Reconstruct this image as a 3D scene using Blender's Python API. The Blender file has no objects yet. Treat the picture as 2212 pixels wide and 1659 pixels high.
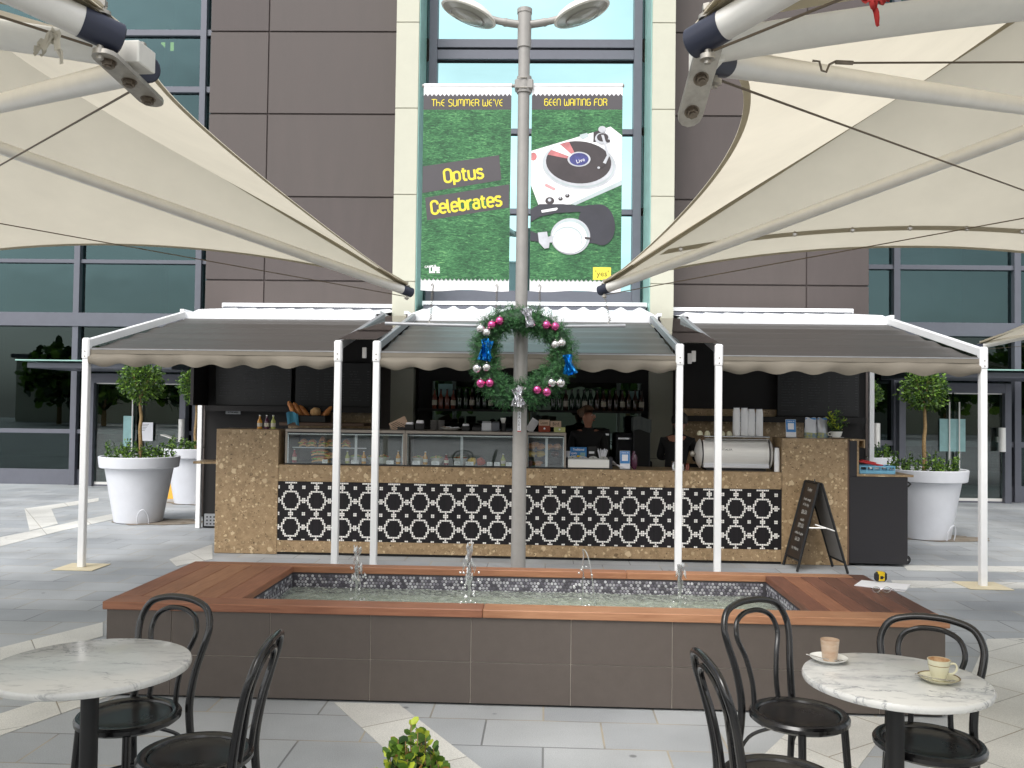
import bpy, math, random
import numpy as np
from mathutils import Matrix, Vector, noise
S = bpy.context.scene
rnd = random.Random(7)
R = math.radians
# ---------------------------------------------------------------- camera, sky, sun, exposure
F, CX, CY = 1900., 1106., 829.5          # the photograph measured at 2212 x 1659
CAMZ = 1.65
cam = bpy.data.cameras.new("camera"); camo = bpy.data.objects.new("camera", cam)
S.collection.objects.link(camo); S.camera = camo
cam.sensor_width = 36; cam.lens = 36*F/2212; cam.clip_end = 500; cam.clip_start = .05
CR = Matrix.Rotation(R(2.3), 4, 'Z') @ Matrix.Rotation(R(91.5), 4, 'X') @ Matrix.Rotation(R(.75), 4, 'Z')
camo.matrix_world = Matrix.Translation((0, 0, CAMZ)) @ CR
def at(u, v, Y=None, z=None):
    d = CR.to_3x3() @ Vector(((u-CX)/F, -(v-CY)/F, -1))
    t = Y/d.y if Y is not None else (z-CAMZ)/d.z
    return Vector((0, 0, CAMZ)) + d*t
W = bpy.data.worlds.new("World"); S.world = W; W.use_nodes = True
nt = W.node_tree; N = nt.nodes; L = nt.links
SUN_EL, SUN_AZ = 52, 205                  # degrees; azimuth clockwise from +Y (behind the camera, a little left)
sky = N.new('ShaderNodeTexSky'); sky.sky_type = 'NISHITA'; sky.sun_disc = False
sky.sun_elevation = R(SUN_EL); sky.sun_rotation = R(SUN_AZ); sky.dust_density = 3; sky.air_density = 1.2
hs = N.new('ShaderNodeHueSaturation'); hs.inputs['Saturation'].default_value = .18
L.new(sky.outputs[0], hs.inputs['Color'])
tc = N.new('ShaderNodeTexCoord'); nz = N.new('ShaderNodeTexNoise'); nz.inputs['Scale'].default_value = 2.2; nz.inputs['Detail'].default_value = 6
mp = N.new('ShaderNodeMapping'); mp.inputs['Scale'].default_value = (1, 1, 3)
L.new(tc.outputs['Generated'], mp.inputs[0]); L.new(mp.outputs[0], nz.inputs['Vector'])
rp = N.new('ShaderNodeMapRange'); rp.inputs[1].default_value = .3; rp.inputs[2].default_value = .7; rp.inputs[3].default_value = .75; rp.inputs[4].default_value = 1.35
L.new(nz.outputs[0], rp.inputs[0])
vm = N.new('ShaderNodeVectorMath'); vm.operation = 'SCALE'
L.new(hs.outputs[0], vm.inputs[0]); L.new(rp.outputs[0], vm.inputs['Scale'])
bg = N['Background']; bg.inputs[1].default_value = .15; L.new(vm.outputs[0], bg.inputs[0])
sl = bpy.data.lights.new("sun", 'SUN'); sl.energy = .85; sl.angle = R(30); sl.color = (1, .965, .92)
so = bpy.data.objects.new("sun", sl); S.collection.objects.link(so); so.location = (0, 0, 30)
sd = Vector((math.sin(R(SUN_AZ))*math.cos(R(SUN_EL)), math.cos(R(SUN_AZ))*math.cos(R(SUN_EL)), math.sin(R(SUN_EL))))
so.rotation_euler = sd.to_track_quat('Z', 'Y').to_euler()
S.view_settings.view_transform = 'Standard'; S.view_settings.look = 'None'; S.view_settings.gamma = 1
S.view_settings.exposure = .8

# ---------------------------------------------------------------- materials
def srgb(r, g, b):
    f = lambda c: (c/255/12.92 if c/255 <= .04045 else ((c/255+.055)/1.055)**2.4)
    return (f(r), f(g), f(b), 1)
_mc = {}
def mat(name, col, rough=.5, metal=0, var=.12, scale=6, bump=0, bscale=80, spec=.5, coat=0, trans=0, stretch=None, col2=None, sss=0):
    if name in _mc: return _mc[name]
    m = bpy.data.materials.new(name); m.use_nodes = True; _mc[name] = m
    t = m.node_tree; n = t.nodes; l = t.links; p = n['Principled BSDF']
    if len(col) == 3: col = (*col, 1)
    p.inputs['Roughness'].default_value = rough; p.inputs['Metallic'].default_value = metal
    p.inputs['Specular IOR Level'].default_value = spec; p.inputs['Coat Weight'].default_value = coat
    p.inputs['Coat Roughness'].default_value = .1
    tc = n.new('ShaderNodeTexCoord'); src = tc.outputs['Object']
    if stretch:
        mp = n.new('ShaderNodeMapping'); mp.inputs['Scale'].default_value = stretch; l.new(src, mp.inputs[0]); src = mp.outputs[0]
    nz = n.new('ShaderNodeTexNoise'); nz.inputs['Scale'].default_value = scale; nz.inputs['Detail'].default_value = 5; nz.inputs['Roughness'].default_value = .65
    l.new(src, nz.inputs['Vector'])
    mx = n.new('ShaderNodeMix'); mx.data_type = 'RGBA'
    mr = n.new('ShaderNodeMapRange'); mr.inputs[1].default_value = .3; mr.inputs[2].default_value = .7
    l.new(nz.outputs[0], mr.inputs[0]); l.new(mr.outputs[0], mx.inputs[0])
    c2 = col2 if col2 else tuple(c*(1-var) for c in col[:3])+(1,)
    c1 = col if col2 else tuple(min(1, c*(1+var)) for c in col[:3])+(1,)
    mx.inputs[6].default_value = c2; mx.inputs[7].default_value = c1
    l.new(mx.outputs[2], p.inputs['Base Color'])
    rr = n.new('ShaderNodeMapRange'); rr.inputs[3].default_value = max(0, rough-.06); rr.inputs[4].default_value = min(1, rough+.08)
    l.new(nz.outputs[0], rr.inputs[0]); l.new(rr.outputs[0], p.inputs['Roughness'])
    if bump:
        nb = n.new('ShaderNodeTexNoise'); nb.inputs['Scale'].default_value = bscale; nb.inputs['Detail'].default_value = 3; l.new(src, nb.inputs['Vector'])
        b = n.new('ShaderNodeBump'); b.inputs['Strength'].default_value = bump; b.inputs['Distance'].default_value = .005
        l.new(nb.outputs[0], b.inputs['Height']); l.new(b.outputs[0], p.inputs['Normal'])
    if trans:
        tr = n.new('ShaderNodeBsdfTranslucent'); l.new(mx.outputs[2], tr.inputs[0])
        ms = n.new('ShaderNodeMixShader'); ms.inputs[0].default_value = trans
        l.new(p.outputs[0], ms.inputs[1]); l.new(tr.outputs[0], ms.inputs[2]); l.new(ms.outputs[0], n['Material Output'].inputs[0])
    return m
def newmat(name):
    m = bpy.data.materials.new(name); m.use_nodes = True; _mc[name] = m
    return m, m.node_tree.nodes, m.node_tree.links, m.node_tree.nodes['Principled BSDF']
def thin_glass(name, tint, refl, rough=.01, gtint=(1, 1, 1, 1), wav=0):
    m, n, l, p = newmat(name); n.remove(p)
    tr = n.new('ShaderNodeBsdfTransparent'); tr.inputs[0].default_value = tint
    gl = n.new('ShaderNodeBsdfGlossy'); gl.inputs['Roughness'].default_value = rough; gl.inputs[0].default_value = gtint
    lw = n.new('ShaderNodeLayerWeight'); lw.inputs[0].default_value = .25
    mr = n.new('ShaderNodeMapRange'); mr.inputs[3].default_value = refl; mr.inputs[4].default_value = 1
    l.new(lw.outputs['Fresnel'], mr.inputs[0])
    ms = n.new('ShaderNodeMixShader'); l.new(mr.outputs[0], ms.inputs[0]); l.new(tr.outputs[0], ms.inputs[1]); l.new(gl.outputs[0], ms.inputs[2])
    if wav:
        tcc = n.new('ShaderNodeTexCoord'); nb = n.new('ShaderNodeTexNoise'); nb.inputs['Scale'].default_value = .9; l.new(tcc.outputs['Object'], nb.inputs['Vector'])
        b = n.new('ShaderNodeBump'); b.inputs['Strength'].default_value = wav; b.inputs['Distance'].default_value = .02
        l.new(nb.outputs[0], b.inputs['Height']); l.new(b.outputs[0], gl.inputs['Normal'])
    l.new(ms.outputs[0], n['Material Output'].inputs[0])
    return m
def paving_mat(name, c1, c2, mortar, bw, bh, msize, speck, rot=0):
    m, n, l, p = newmat(name)
    tc = n.new('ShaderNodeTexCoord'); mp = n.new('ShaderNodeMapping'); mp.inputs['Rotation'].default_value = (0, 0, rot)
    l.new(tc.outputs['Object'], mp.inputs[0])
    br = n.new('ShaderNodeTexBrick'); br.inputs['Scale'].default_value = 1; br.inputs['Brick Width'].default_value = bw; br.inputs['Row Height'].default_value = bh
    br.inputs['Mortar Size'].default_value = msize; br.inputs['Mortar Smooth'].default_value = .3; br.inputs['Bias'].default_value = 0
    br.inputs['Color1'].default_value = c1; br.inputs['Color2'].default_value = c2; br.inputs['Mortar'].default_value = mortar
    l.new(mp.outputs[0], br.inputs['Vector'])
    # joint colour varies between dark grime and pale grout
    nj = n.new('ShaderNodeTexNoise'); nj.inputs['Scale'].default_value = 1.3; l.new(tc.outputs['Object'], nj.inputs['Vector'])
    mj = n.new('ShaderNodeMix'); mj.data_type = 'RGBA'; mj.inputs[6].default_value = tuple(c*.45 for c in c1[:3])+(1,); mj.inputs[7].default_value = mortar
    cr = n.new('ShaderNodeMapRange'); cr.inputs[1].default_value = .44; cr.inputs[2].default_value = .56; l.new(nj.outputs[0], cr.inputs[0]); l.new(cr.outputs[0], mj.inputs[0]); l.new(mj.outputs[2], br.inputs['Mortar'])
    n1 = n.new('ShaderNodeTexNoise'); n1.inputs['Scale'].default_value = 1.1; n1.inputs['Detail'].default_value = 8; l.new(tc.outputs['Object'], n1.inputs['Vector'])
    n2 = n.new('ShaderNodeTexNoise'); n2.inputs['Scale'].default_value = 190; n2.inputs['Detail'].default_value = 2; l.new(tc.outputs['Object'], n2.inputs['Vector'])
    r1 = n.new('ShaderNodeMapRange'); r1.inputs[1].default_value = .3; r1.inputs[2].default_value = .7; r1.inputs[3].default_value = .77; r1.inputs[4].default_value = 1.17; l.new(n1.outputs[0], r1.inputs[0])
    r2 = n.new('ShaderNodeMapRange'); r2.inputs[1].default_value = .3; r2.inputs[2].default_value = .7; r2.inputs[3].default_value = 1-speck; r2.inputs[4].default_value = 1+speck; l.new(n2.outputs[0], r2.inputs[0])
    mu = n.new('ShaderNodeMath'); mu.operation = 'MULTIPLY'; l.new(r1.outputs[0], mu.inputs[0]); l.new(r2.outputs[0], mu.inputs[1])
    # sparse dark spots: gum and stains
    vo = n.new('ShaderNodeTexVoronoi'); vo.inputs['Scale'].default_value = 2.6; l.new(tc.outputs['Object'], vo.inputs['Vector'])
    rs = n.new('ShaderNodeMapRange'); rs.inputs[1].default_value = .035; rs.inputs[2].default_value = .06; rs.inputs[3].default_value = .5; rs.inputs[4].default_value = 1; l.new(vo.outputs['Distance'], rs.inputs[0])
    mu2 = n.new('ShaderNodeMath'); mu2.operation = 'MULTIPLY'; l.new(mu.outputs[0], mu2.inputs[0]); l.new(rs.outputs[0], mu2.inputs[1])
    v = n.new('ShaderNodeVectorMath'); v.operation = 'SCALE'; l.new(br.outputs[0], v.inputs[0]); l.new(mu2.outputs[0], v.inputs['Scale'])
    l.new(v.outputs[0], p.inputs['Base Color']); p.inputs['Roughness'].default_value = .6; p.inputs['Specular IOR Level'].default_value = .35
    rr = n.new('ShaderNodeMapRange'); rr.inputs[3].default_value = .4; rr.inputs[4].default_value = .75; l.new(n1.outputs[0], rr.inputs[0]); l.new(rr.outputs[0], p.inputs['Roughness'])
    b = n.new('ShaderNodeBump'); b.inputs['Strength'].default_value = .5; b.inputs['Distance'].default_value = .003
    sb = n.new('ShaderNodeMath'); sb.operation = 'SUBTRACT'; l.new(n2.outputs[0], sb.inputs[0]); l.new(br.outputs['Fac'], sb.inputs[1]); l.new(sb.outputs[0], b.inputs['Height']); l.new(b.outputs[0], p.inputs['Normal'])
    return m
def stone_mat(name='counter stone'):
    m, n, l, p = newmat(name)
    tc = n.new('ShaderNodeTexCoord')
    def chip(scale, lo, hi, thr, c):
        v = n.new('ShaderNodeTexVoronoi'); v.inputs['Scale'].default_value = scale; v.inputs['Randomness'].default_value = 1; l.new(wv.outputs[0], v.inputs['Vector'])
        a = n.new('ShaderNodeMapRange'); a.inputs[1].default_value = lo; a.inputs[2].default_value = hi; a.inputs[3].default_value = 1; a.inputs[4].default_value = 0; l.new(v.outputs['Distance'], a.inputs[0])
        s = n.new('ShaderNodeSeparateColor'); l.new(v.outputs['Color'], s.inputs[0])
        g = n.new('ShaderNodeMapRange'); g.inputs[1].default_value = thr; g.inputs[2].default_value = thr+.08; l.new(s.outputs[0], g.inputs[0])
        mu = n.new('ShaderNodeMath'); mu.operation = 'MULTIPLY'; l.new(a.outputs[0], mu.inputs[0]); l.new(g.outputs[0], mu.inputs[1])
        return mu.outputs[0], s.outputs[1]
    nw = n.new('ShaderNodeTexNoise'); nw.inputs['Scale'].default_value = 22; nw.inputs['Detail'].default_value = 3; l.new(tc.outputs['Object'], nw.inputs['Vector'])
    wv = n.new('ShaderNodeMix'); wv.data_type = 'VECTOR'; wv.inputs[0].default_value = .045; l.new(tc.outputs['Object'], wv.inputs[4]); l.new(nw.outputs['Color'], wv.inputs[5])
    class O: pass
    o = O(); o.outputs = [wv.outputs[1]]; wv = o
    nz = n.new('ShaderNodeTexNoise'); nz.inputs['Scale'].default_value = 14; nz.inputs['Detail'].default_value = 8; nz.inputs['Roughness'].default_value = .75; l.new(tc.outputs['Object'], nz.inputs['Vector'])
    base = n.new('ShaderNodeMix'); base.data_type = 'RGBA'; base.inputs[6].default_value = srgb(130, 107, 78); base.inputs[7].default_value = srgb(176, 150, 116)
    b0 = n.new('ShaderNodeMapRange'); b0.inputs[1].default_value = .3; b0.inputs[2].default_value = .7; l.new(nz.outputs[0], b0.inputs[0]); l.new(b0.outputs[0], base.inputs[0])
    cur = base.outputs[2]
    for scale, lo, hi, thr, c in ((19, .4, .48, .7, srgb(140, 118, 88)), (15, .36, .42, .86, srgb(200, 178, 144)), (28, .34, .42, .8, srgb(200, 178, 142)), (17, .3, .36, .93, srgb(98, 78, 54)), (22, .26, .32, .95, srgb(216, 196, 164)), (60, .28, .38, .86, srgb(200, 176, 140)), (50, .28, .38, .86, srgb(90, 70, 50))):
        f, _ = chip(scale, lo, hi, thr, c)
        mx = n.new('ShaderNodeMix'); mx.data_type = 'RGBA'; l.new(f, mx.inputs[0]); l.new(cur, mx.inputs[6]); mx.inputs[7].default_value = c; cur = mx.outputs[2]
    l.new(cur, p.inputs['Base Color']); p.inputs['Roughness'].default_value = .32
    return m
def marble_mat(name, seed, strength):
    m, n, l, p = newmat(name)
    tc = n.new('ShaderNodeTexCoord'); mp = n.new('ShaderNodeMapping'); mp.inputs['Location'].default_value = (seed, seed*.7, 0); mp.inputs['Rotation'].default_value = (0, 0, .5); mp.inputs['Scale'].default_value = (1, 2.2, 1); l.new(tc.outputs['Object'], mp.inputs[0])
    nz = n.new('ShaderNodeTexNoise'); nz.inputs['Scale'].default_value = 3.2; nz.inputs['Detail'].default_value = 9; nz.inputs['Roughness'].default_value = .62; nz.inputs['Distortion'].default_value = .9; l.new(mp.outputs[0], nz.inputs['Vector'])
    ab = n.new('ShaderNodeMath'); ab.operation = 'SUBTRACT'; ab.inputs[1].default_value = .5; l.new(nz.outputs[0], ab.inputs[0])
    a2 = n.new('ShaderNodeMath'); a2.operation = 'ABSOLUTE'; l.new(ab.outputs[0], a2.inputs[0])
    ve = n.new('ShaderNodeMapRange'); ve.inputs[1].default_value = 0; ve.inputs[2].default_value = .022; ve.inputs[3].default_value = 1; ve.inputs[4].default_value = 0; l.new(a2.outputs[0], ve.inputs[0])
    n2 = n.new('ShaderNodeTexNoise'); n2.inputs['Scale'].default_value = 2.2; n2.inputs['Detail'].default_value = 7; n2.inputs['Roughness'].default_value = .7; l.new(mp.outputs[0], n2.inputs['Vector'])
    g = n.new('ShaderNodeMapRange'); g.inputs[1].default_value = .42; g.inputs[2].default_value = .66; l.new(n2.outputs[0], g.inputs[0])
    mu = n.new('ShaderNodeMath'); mu.operation = 'MULTIPLY'; l.new(ve.outputs[0], mu.inputs[0]); l.new(g.outputs[0], mu.inputs[1])
    n3 = n.new('ShaderNodeTexNoise'); n3.inputs['Scale'].default_value = 9; n3.inputs['Detail'].default_value = 8; n3.inputs['Roughness'].default_value = .7; l.new(mp.outputs[0], n3.inputs['Vector'])
    g3 = n.new('ShaderNodeMapRange'); g3.inputs[1].default_value = .5; g3.inputs[2].default_value = .75; g3.inputs[4].default_value = strength; l.new(n3.outputs[0], g3.inputs[0])
    mx = n.new('ShaderNodeMix'); mx.data_type = 'RGBA'; mx.inputs[6].default_value = (.62, .62, .6, 1); mx.inputs[7].default_value = (.27, .28, .3, 1); l.new(g3.outputs[0], mx.inputs[0])
    m2 = n.new('ShaderNodeMix'); m2.data_type = 'RGBA'; m2.inputs[7].default_value = (.17, .18, .2, 1); l.new(mu.outputs[0], m2.inputs[0]); l.new(mx.outputs[2], m2.inputs[6])
    l.new(m2.outputs[2], p.inputs['Base Color']); p.inputs['Roughness'].default_value = .14
    return m
def wood_mat(name, c1, c2, rough=.45, scale=5, stretch=(14, 1, 14)):
    m, n, l, p = newmat(name)
    tc = n.new('ShaderNodeTexCoord'); mp = n.new('ShaderNodeMapping'); mp.inputs['Scale'].default_value = stretch; l.new(tc.outputs['Object'], mp.inputs[0])
    nz = n.new('ShaderNodeTexNoise'); nz.inputs['Scale'].default_value = scale; nz.inputs['Detail'].default_value = 7; nz.inputs['Distortion'].default_value = .6; l.new(mp.outputs[0], nz.inputs['Vector'])
    nl = n.new('ShaderNodeTexNoise'); nl.inputs['Scale'].default_value = 1.7; nl.inputs['Detail'].default_value = 4; l.new(tc.outputs['Object'], nl.inputs['Vector'])
    ad = n.new('ShaderNodeMath'); ad.operation = 'ADD'; l.new(nz.outputs[0], ad.inputs[0]); l.new(nl.outputs[0], ad.inputs[1])
    mr = n.new('ShaderNodeMapRange'); mr.inputs[1].default_value = .72; mr.inputs[2].default_value = 1.28; l.new(ad.outputs[0], mr.inputs[0])
    mx = n.new('ShaderNodeMix'); mx.data_type = 'RGBA'; mx.inputs[6].default_value = c2; mx.inputs[7].default_value = c1; l.new(mr.outputs[0], mx.inputs[0]); l.new(mx.outputs[2], p.inputs['Base Color'])
    p.inputs['Roughness'].default_value = rough
    b = n.new('ShaderNodeBump'); b.inputs['Strength'].default_value = .25; b.inputs['Distance'].default_value = .002; l.new(nz.outputs[0], b.inputs['Height']); l.new(b.outputs[0], p.inputs['Normal'])
    return m
def grass_mat():
    m, n, l, p = newmat('printed grass')
    tc = n.new('ShaderNodeTexCoord'); cur = None
    for k, (rot, sc) in enumerate(((.6, (9, 40, 40)), (-.7, (9, 38, 38)), (1.5, (10, 42, 42)))):
        mp = n.new('ShaderNodeMapping'); mp.inputs['Rotation'].default_value = (0, rot, 0); mp.inputs['Scale'].default_value = sc; mp.inputs['Location'].default_value = (k*3.1, 0, k); l.new(tc.outputs['Object'], mp.inputs[0])
        nz = n.new('ShaderNodeTexNoise'); nz.inputs['Scale'].default_value = 1.6; nz.inputs['Detail'].default_value = 3; nz.inputs['Distortion'].default_value = 1.6; l.new(mp.outputs[0], nz.inputs['Vector'])
        if cur is None: cur = nz.outputs[0]
        else:
            mx = n.new('ShaderNodeMath'); mx.operation = 'MAXIMUM'; l.new(cur, mx.inputs[0]); l.new(nz.outputs[0], mx.inputs[1]); cur = mx.outputs[0]
    nl = n.new('ShaderNodeTexNoise'); nl.inputs['Scale'].default_value = 3; l.new(tc.outputs['Object'], nl.inputs['Vector'])
    ml = n.new('ShaderNodeMapRange'); ml.inputs[3].default_value = -.12; ml.inputs[4].default_value = .12; l.new(nl.outputs[0], ml.inputs[0])
    ad = n.new('ShaderNodeMath'); ad.operation = 'ADD'; l.new(cur, ad.inputs[0]); l.new(ml.outputs[0], ad.inputs[1])
    cr = n.new('ShaderNodeValToRGB'); l.new(ad.outputs[0], cr.inputs[0]); e = cr.color_ramp.elements
    e[0].position = .46; e[0].color = srgb(40, 78, 54); e[1].position = .8; e[1].color = srgb(140, 190, 120)
    a = e.new(.58); a.color = srgb(58, 112, 70); a = e.new(.68); a.color = srgb(84, 144, 94)
    l.new(cr.outputs[0], p.inputs['Base Color']); p.inputs['Roughness'].default_value = .7
    return m

M = {}
M['paving'] = paving_mat('grey stone slabs', srgb(173, 176, 178), srgb(158, 162, 166), srgb(170, 162, 146), .6, .36, .006, .13)
M['paving_light'] = paving_mat('pale granite slabs', srgb(212, 211, 205), srgb(202, 201, 196), srgb(150, 140, 122), .6, .6, .004, .17, rot=.95)
M['sand'] = mat('cream sandstone', srgb(214, 202, 172), .8, var=.08, scale=12)
M['brownwall'] = mat('brown cladding', srgb(82, 74, 71), .6, var=.07, scale=1.4, stretch=(2.5, 2.5, .5), bump=.15, bscale=160)
M['brownwall2'] = mat('brown cladding lighter', srgb(86, 77, 74), .6, var=.07, scale=1.2, stretch=(2.5, 2.5, .5), bump=.15, bscale=160)
M['brownwall3'] = mat('brown cladding darker', srgb(79, 71, 69), .62, var=.08, scale=1.6, stretch=(2.5, 2.5, .5), bump=.15, bscale=160)
M['seam'] = mat('cladding seam', srgb(70, 62, 60), .8)
M['cream'] = mat('cream stone pier', srgb(194, 193, 176), .6, var=.03, scale=5)
M['creamseam'] = mat('pier joint', srgb(150, 146, 130), .8)
M['frame'] = mat('grey window frame', srgb(100, 102, 111), .42, metal=.2, var=.05)
M['frame_d'] = mat('dark gasket', srgb(34, 34, 40), .6)
M['mirror'] = thin_glass('cyan reflective glass', (.05, .1, .1, 1), .62, .004, (.56, .88, .9, 1), wav=.12)
M['teal'] = thin_glass('teal tinted glass', (.24, .36, .34, 1), .06, .004, (.6, .9, .95, 1), wav=.35)
M['tealdark'] = thin_glass('dark tinted glass', (.3, .34, .32, 1), .03, .004, (.7, .9, .9, 1))
M['doorglass'] = thin_glass('door glass', (.55, .66, .62, 1), .07, .004)
M['clearglass'] = thin_glass('clear display glass', (.93, .96, .95, 1), .035, .003)
M['greenedge'] = mat('green glass edge', srgb(150, 190, 180), .2, var=.05)
M['dark'] = mat('dark interior', srgb(24, 22, 21), .7, var=.2)
M['floor_in'] = mat('interior floor', srgb(70, 70, 68), .4)
M['concrete'] = mat('interior column', srgb(120, 140, 138), .6)
M['slab'] = mat('interior slab', srgb(60, 72, 70), .7)
M['alu'] = mat('silver tube', srgb(220, 217, 210), .38, metal=.3, var=.05, scale=9)
M['alu_w'] = mat('pale painted tube', srgb(222, 219, 210), .4, metal=.1, var=.05, scale=9)
M['navy'] = mat('navy end cap', srgb(38, 42, 58), .42, var=.15)
M['steel'] = mat('weathered steel', srgb(170, 165, 156), .38, metal=.7, var=.22, scale=22)
M['bolt'] = mat('dull bolt', srgb(120, 110, 98), .35, metal=.9, var=.25, scale=60)
M['cable'] = mat('steel cable', srgb(100, 88, 72), .5, metal=.5)
M['canvas'] = mat('cream canvas', srgb(200, 193, 176), .8, var=.07, scale=1.1, trans=.74, bump=.06, bscale=300)
M['hem'] = mat('canvas hem', srgb(158, 149, 128), .8, var=.06, trans=.3)
M['plastic'] = mat('clear plastic scrap', srgb(190, 184, 168), .3, trans=.5)
M['redcloth'] = mat('red rag', srgb(150, 34, 30), .8, var=.3)
M['stone'] = stone_mat()
M['tile_b'] = paving_mat('black mosaic', srgb(18, 16, 20), srgb(29, 24, 29), srgb(8, 8, 9), .019, .0195, .0012, .15)
M['tile_w'] = mat('white mosaic tile', srgb(246, 243, 238), .3, var=.05, scale=60)
M['kick'] = mat('black plinth', srgb(24, 22, 22), .7)
M['charcoal'] = mat('charcoal panel', srgb(32, 30, 34), .55, var=.08, bump=.1)
M['innerdark'] = mat('dark kiosk lining', srgb(23, 20, 20), .7, var=.15)
M['edgewood'] = mat('plywood edge', srgb(96, 74, 58), .6)
M['white'] = mat('white paint', srgb(238, 238, 238), .38, var=.04, scale=3)
M['cupw'] = mat('white cup card', srgb(250, 250, 252), .5, var=.01)
M['whitep'] = mat('white planter plastic', srgb(212, 214, 220), .42, var=.05, scale=3)
M['roofw'] = mat('white roof sheet', srgb(236, 238, 240), .4, var=.03)
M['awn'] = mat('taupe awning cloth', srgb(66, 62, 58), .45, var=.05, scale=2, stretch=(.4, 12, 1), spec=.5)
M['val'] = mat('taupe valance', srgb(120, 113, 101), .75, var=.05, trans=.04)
M['rail_g'] = mat('grey aluminium rail', srgb(150, 152, 155), .4, metal=.3)
M['tint'] = thin_glass('brown tinted sheet', (.42, .39, .36, 1), .14, .03, (.85, .82, .8, 1))
M['pole'] = mat('grey painted pole', srgb(150, 147, 143), .42, metal=.15, var=.07, scale=10)
M['lampglass'] = mat('lamp diffuser', srgb(158, 158, 148), .25, var=.1, coat=.4)
M['grass'] = grass_mat()
M['bwhite'] = mat('banner white vinyl', srgb(244, 244, 246), .5, var=.01)
M['bgrey'] = mat('banner charcoal print', srgb(78, 74, 78), .5, var=.04)
M['byel'] = mat('banner yellow print', srgb(236, 216, 62), .5, var=.05)
M['byel2'] = mat('banner yellow badge', srgb(240, 226, 80), .5, var=.03)
M['bolive'] = mat('badge script ink', srgb(120, 110, 40), .5)
M['vinyl'] = mat('printed record black', srgb(62, 54, 56), .3, var=.25, scale=4)
M['vinylred'] = mat('printed red glare', srgb(196, 120, 122), .4, var=.3, scale=8)
M['pmetal'] = mat('printed silver', srgb(196, 198, 204), .35, var=.15, scale=9)
M['pdark'] = mat('printed headphone black', srgb(58, 58, 66), .5, var=.15)
M['pblue'] = mat('printed record label', srgb(66, 68, 128), .4, var=.4, scale=30)
M['pshade'] = mat('printed turntable edge', srgb(184, 196, 198), .4)
M['pred'] = mat('printed pink button', srgb(214, 160, 162), .4)
M['needle'] = mat('fir needles', srgb(62, 112, 62), .55, var=.45, scale=22, trans=.15)
M['needle_d'] = mat('dark fir needles', srgb(34, 70, 40), .6, var=.3, scale=14)
M['pink'] = mat('pink bauble', srgb(206, 70, 140), .12, metal=.85, var=.04, coat=1)
M['silver'] = mat('silver bauble', srgb(220, 218, 216), .1, metal=.95, var=.03)
M['foilblue'] = mat('blue foil ribbon', srgb(16, 120, 190), .2, metal=.7, var=.3, scale=18)
M['foilsilver'] = mat('silver foil ribbon', srgb(200, 200, 204), .22, metal=.75, var=.2, scale=18)
for i, (c, c2) in enumerate(((srgb(166, 118, 88), srgb(134, 90, 66)), (srgb(158, 108, 82), srgb(124, 80, 60)), (srgb(178, 132, 100), srgb(148, 102, 74)), (srgb(132, 88, 70), srgb(96, 60, 47)), (srgb(114, 76, 61), srgb(78, 51, 42)))):
    M['wood%d' % i] = wood_mat('oiled decking %d' % i, c, c2)
    M['woodx%d' % i] = wood_mat('oiled capping %d' % i, c, c2, stretch=(1, 14, 14))
M['tiledark'] = mat('dark brown porcelain', srgb(90, 82, 77), .42, var=.06, scale=16, bump=.05)
M['grout'] = mat('pale grout', srgb(176, 168, 158), .9)
M['poolfloor'] = mat('pebbled pool floor', srgb(214, 218, 200), .7, scale=28, col2=srgb(140, 150, 132))
for i, c in enumerate(((158, 158, 164), (122, 120, 130), (86, 84, 94), (74, 72, 80), (186, 186, 192))): M['penny%d' % i] = mat('penny tile %d' % i, srgb(*c), .25, var=.1, scale=60)
M['pennygrout'] = mat('dark tile grout', srgb(64, 62, 68), .8)
M['leaf'] = mat('box leaf', srgb(84, 116, 44), .45, var=.5, scale=9, trans=.25)
M['leaf_d'] = mat('dark box leaf', srgb(44, 72, 34), .45, var=.4, scale=9, trans=.15)
M['leaf_l'] = mat('young leaf', srgb(122, 158, 60), .45, var=.3, scale=9, trans=.3)
M['leaf_y'] = mat('yellow tip leaf', srgb(176, 190, 62), .45, var=.25, scale=9, trans=.3)
M['leaf_o'] = mat('rusty leaf', srgb(178, 132, 66), .5, var=.3, scale=9, trans=.2)
M['bark'] = mat('pale bark', srgb(168, 142, 98), .85, scale=40, col2=srgb(112, 88, 58), bump=.6, bscale=60)
M['soil'] = mat('dark mulch', srgb(58, 38, 32), .95, var=.5, scale=60, bump=1, bscale=90)
M['stain'] = mat('soil stain', srgb(150, 143, 132), .8, scale=7, col2=srgb(112, 98, 82))
M['black'] = mat('black lacquer', srgb(12, 11, 13), .24, var=.2, scale=8, coat=.25)
M['blackm'] = mat('matt black', srgb(20, 20, 21), .5, var=.2)
M['seatp'] = mat('black seat panel', srgb(18, 15, 15), .28, var=.3, scale=10, coat=.1)
M['marbleA'] = marble_mat('veined marble', 1.3, .35); M['marbleB'] = marble_mat('mottled marble', 5.1, .9)
M['china'] = mat('white china', srgb(232, 232, 228), .16, var=.02, coat=.5)
M['china_c'] = mat('cream china', srgb(208, 204, 176), .16, var=.03, coat=.5)
M['gold'] = mat('gilt line', srgb(120, 96, 48), .3, metal=.6)
M['coffee'] = mat('coffee residue', srgb(150, 96, 48), .4, col2=srgb(206, 180, 140), scale=30)
M['latte'] = mat('milky glass', srgb(214, 196, 174), .12, col2=srgb(192, 160, 134), scale=14, coat=.6, stretch=(1, 1, 3), trans=.2)
M['spoon'] = mat('spoon steel', srgb(190, 190, 190), .18, metal=1, var=.05)
M['paper'] = mat('white paper', srgb(240, 240, 246), .7, var=.01)
M['ink'] = mat('black ink', srgb(30, 30, 32), .7)
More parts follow.
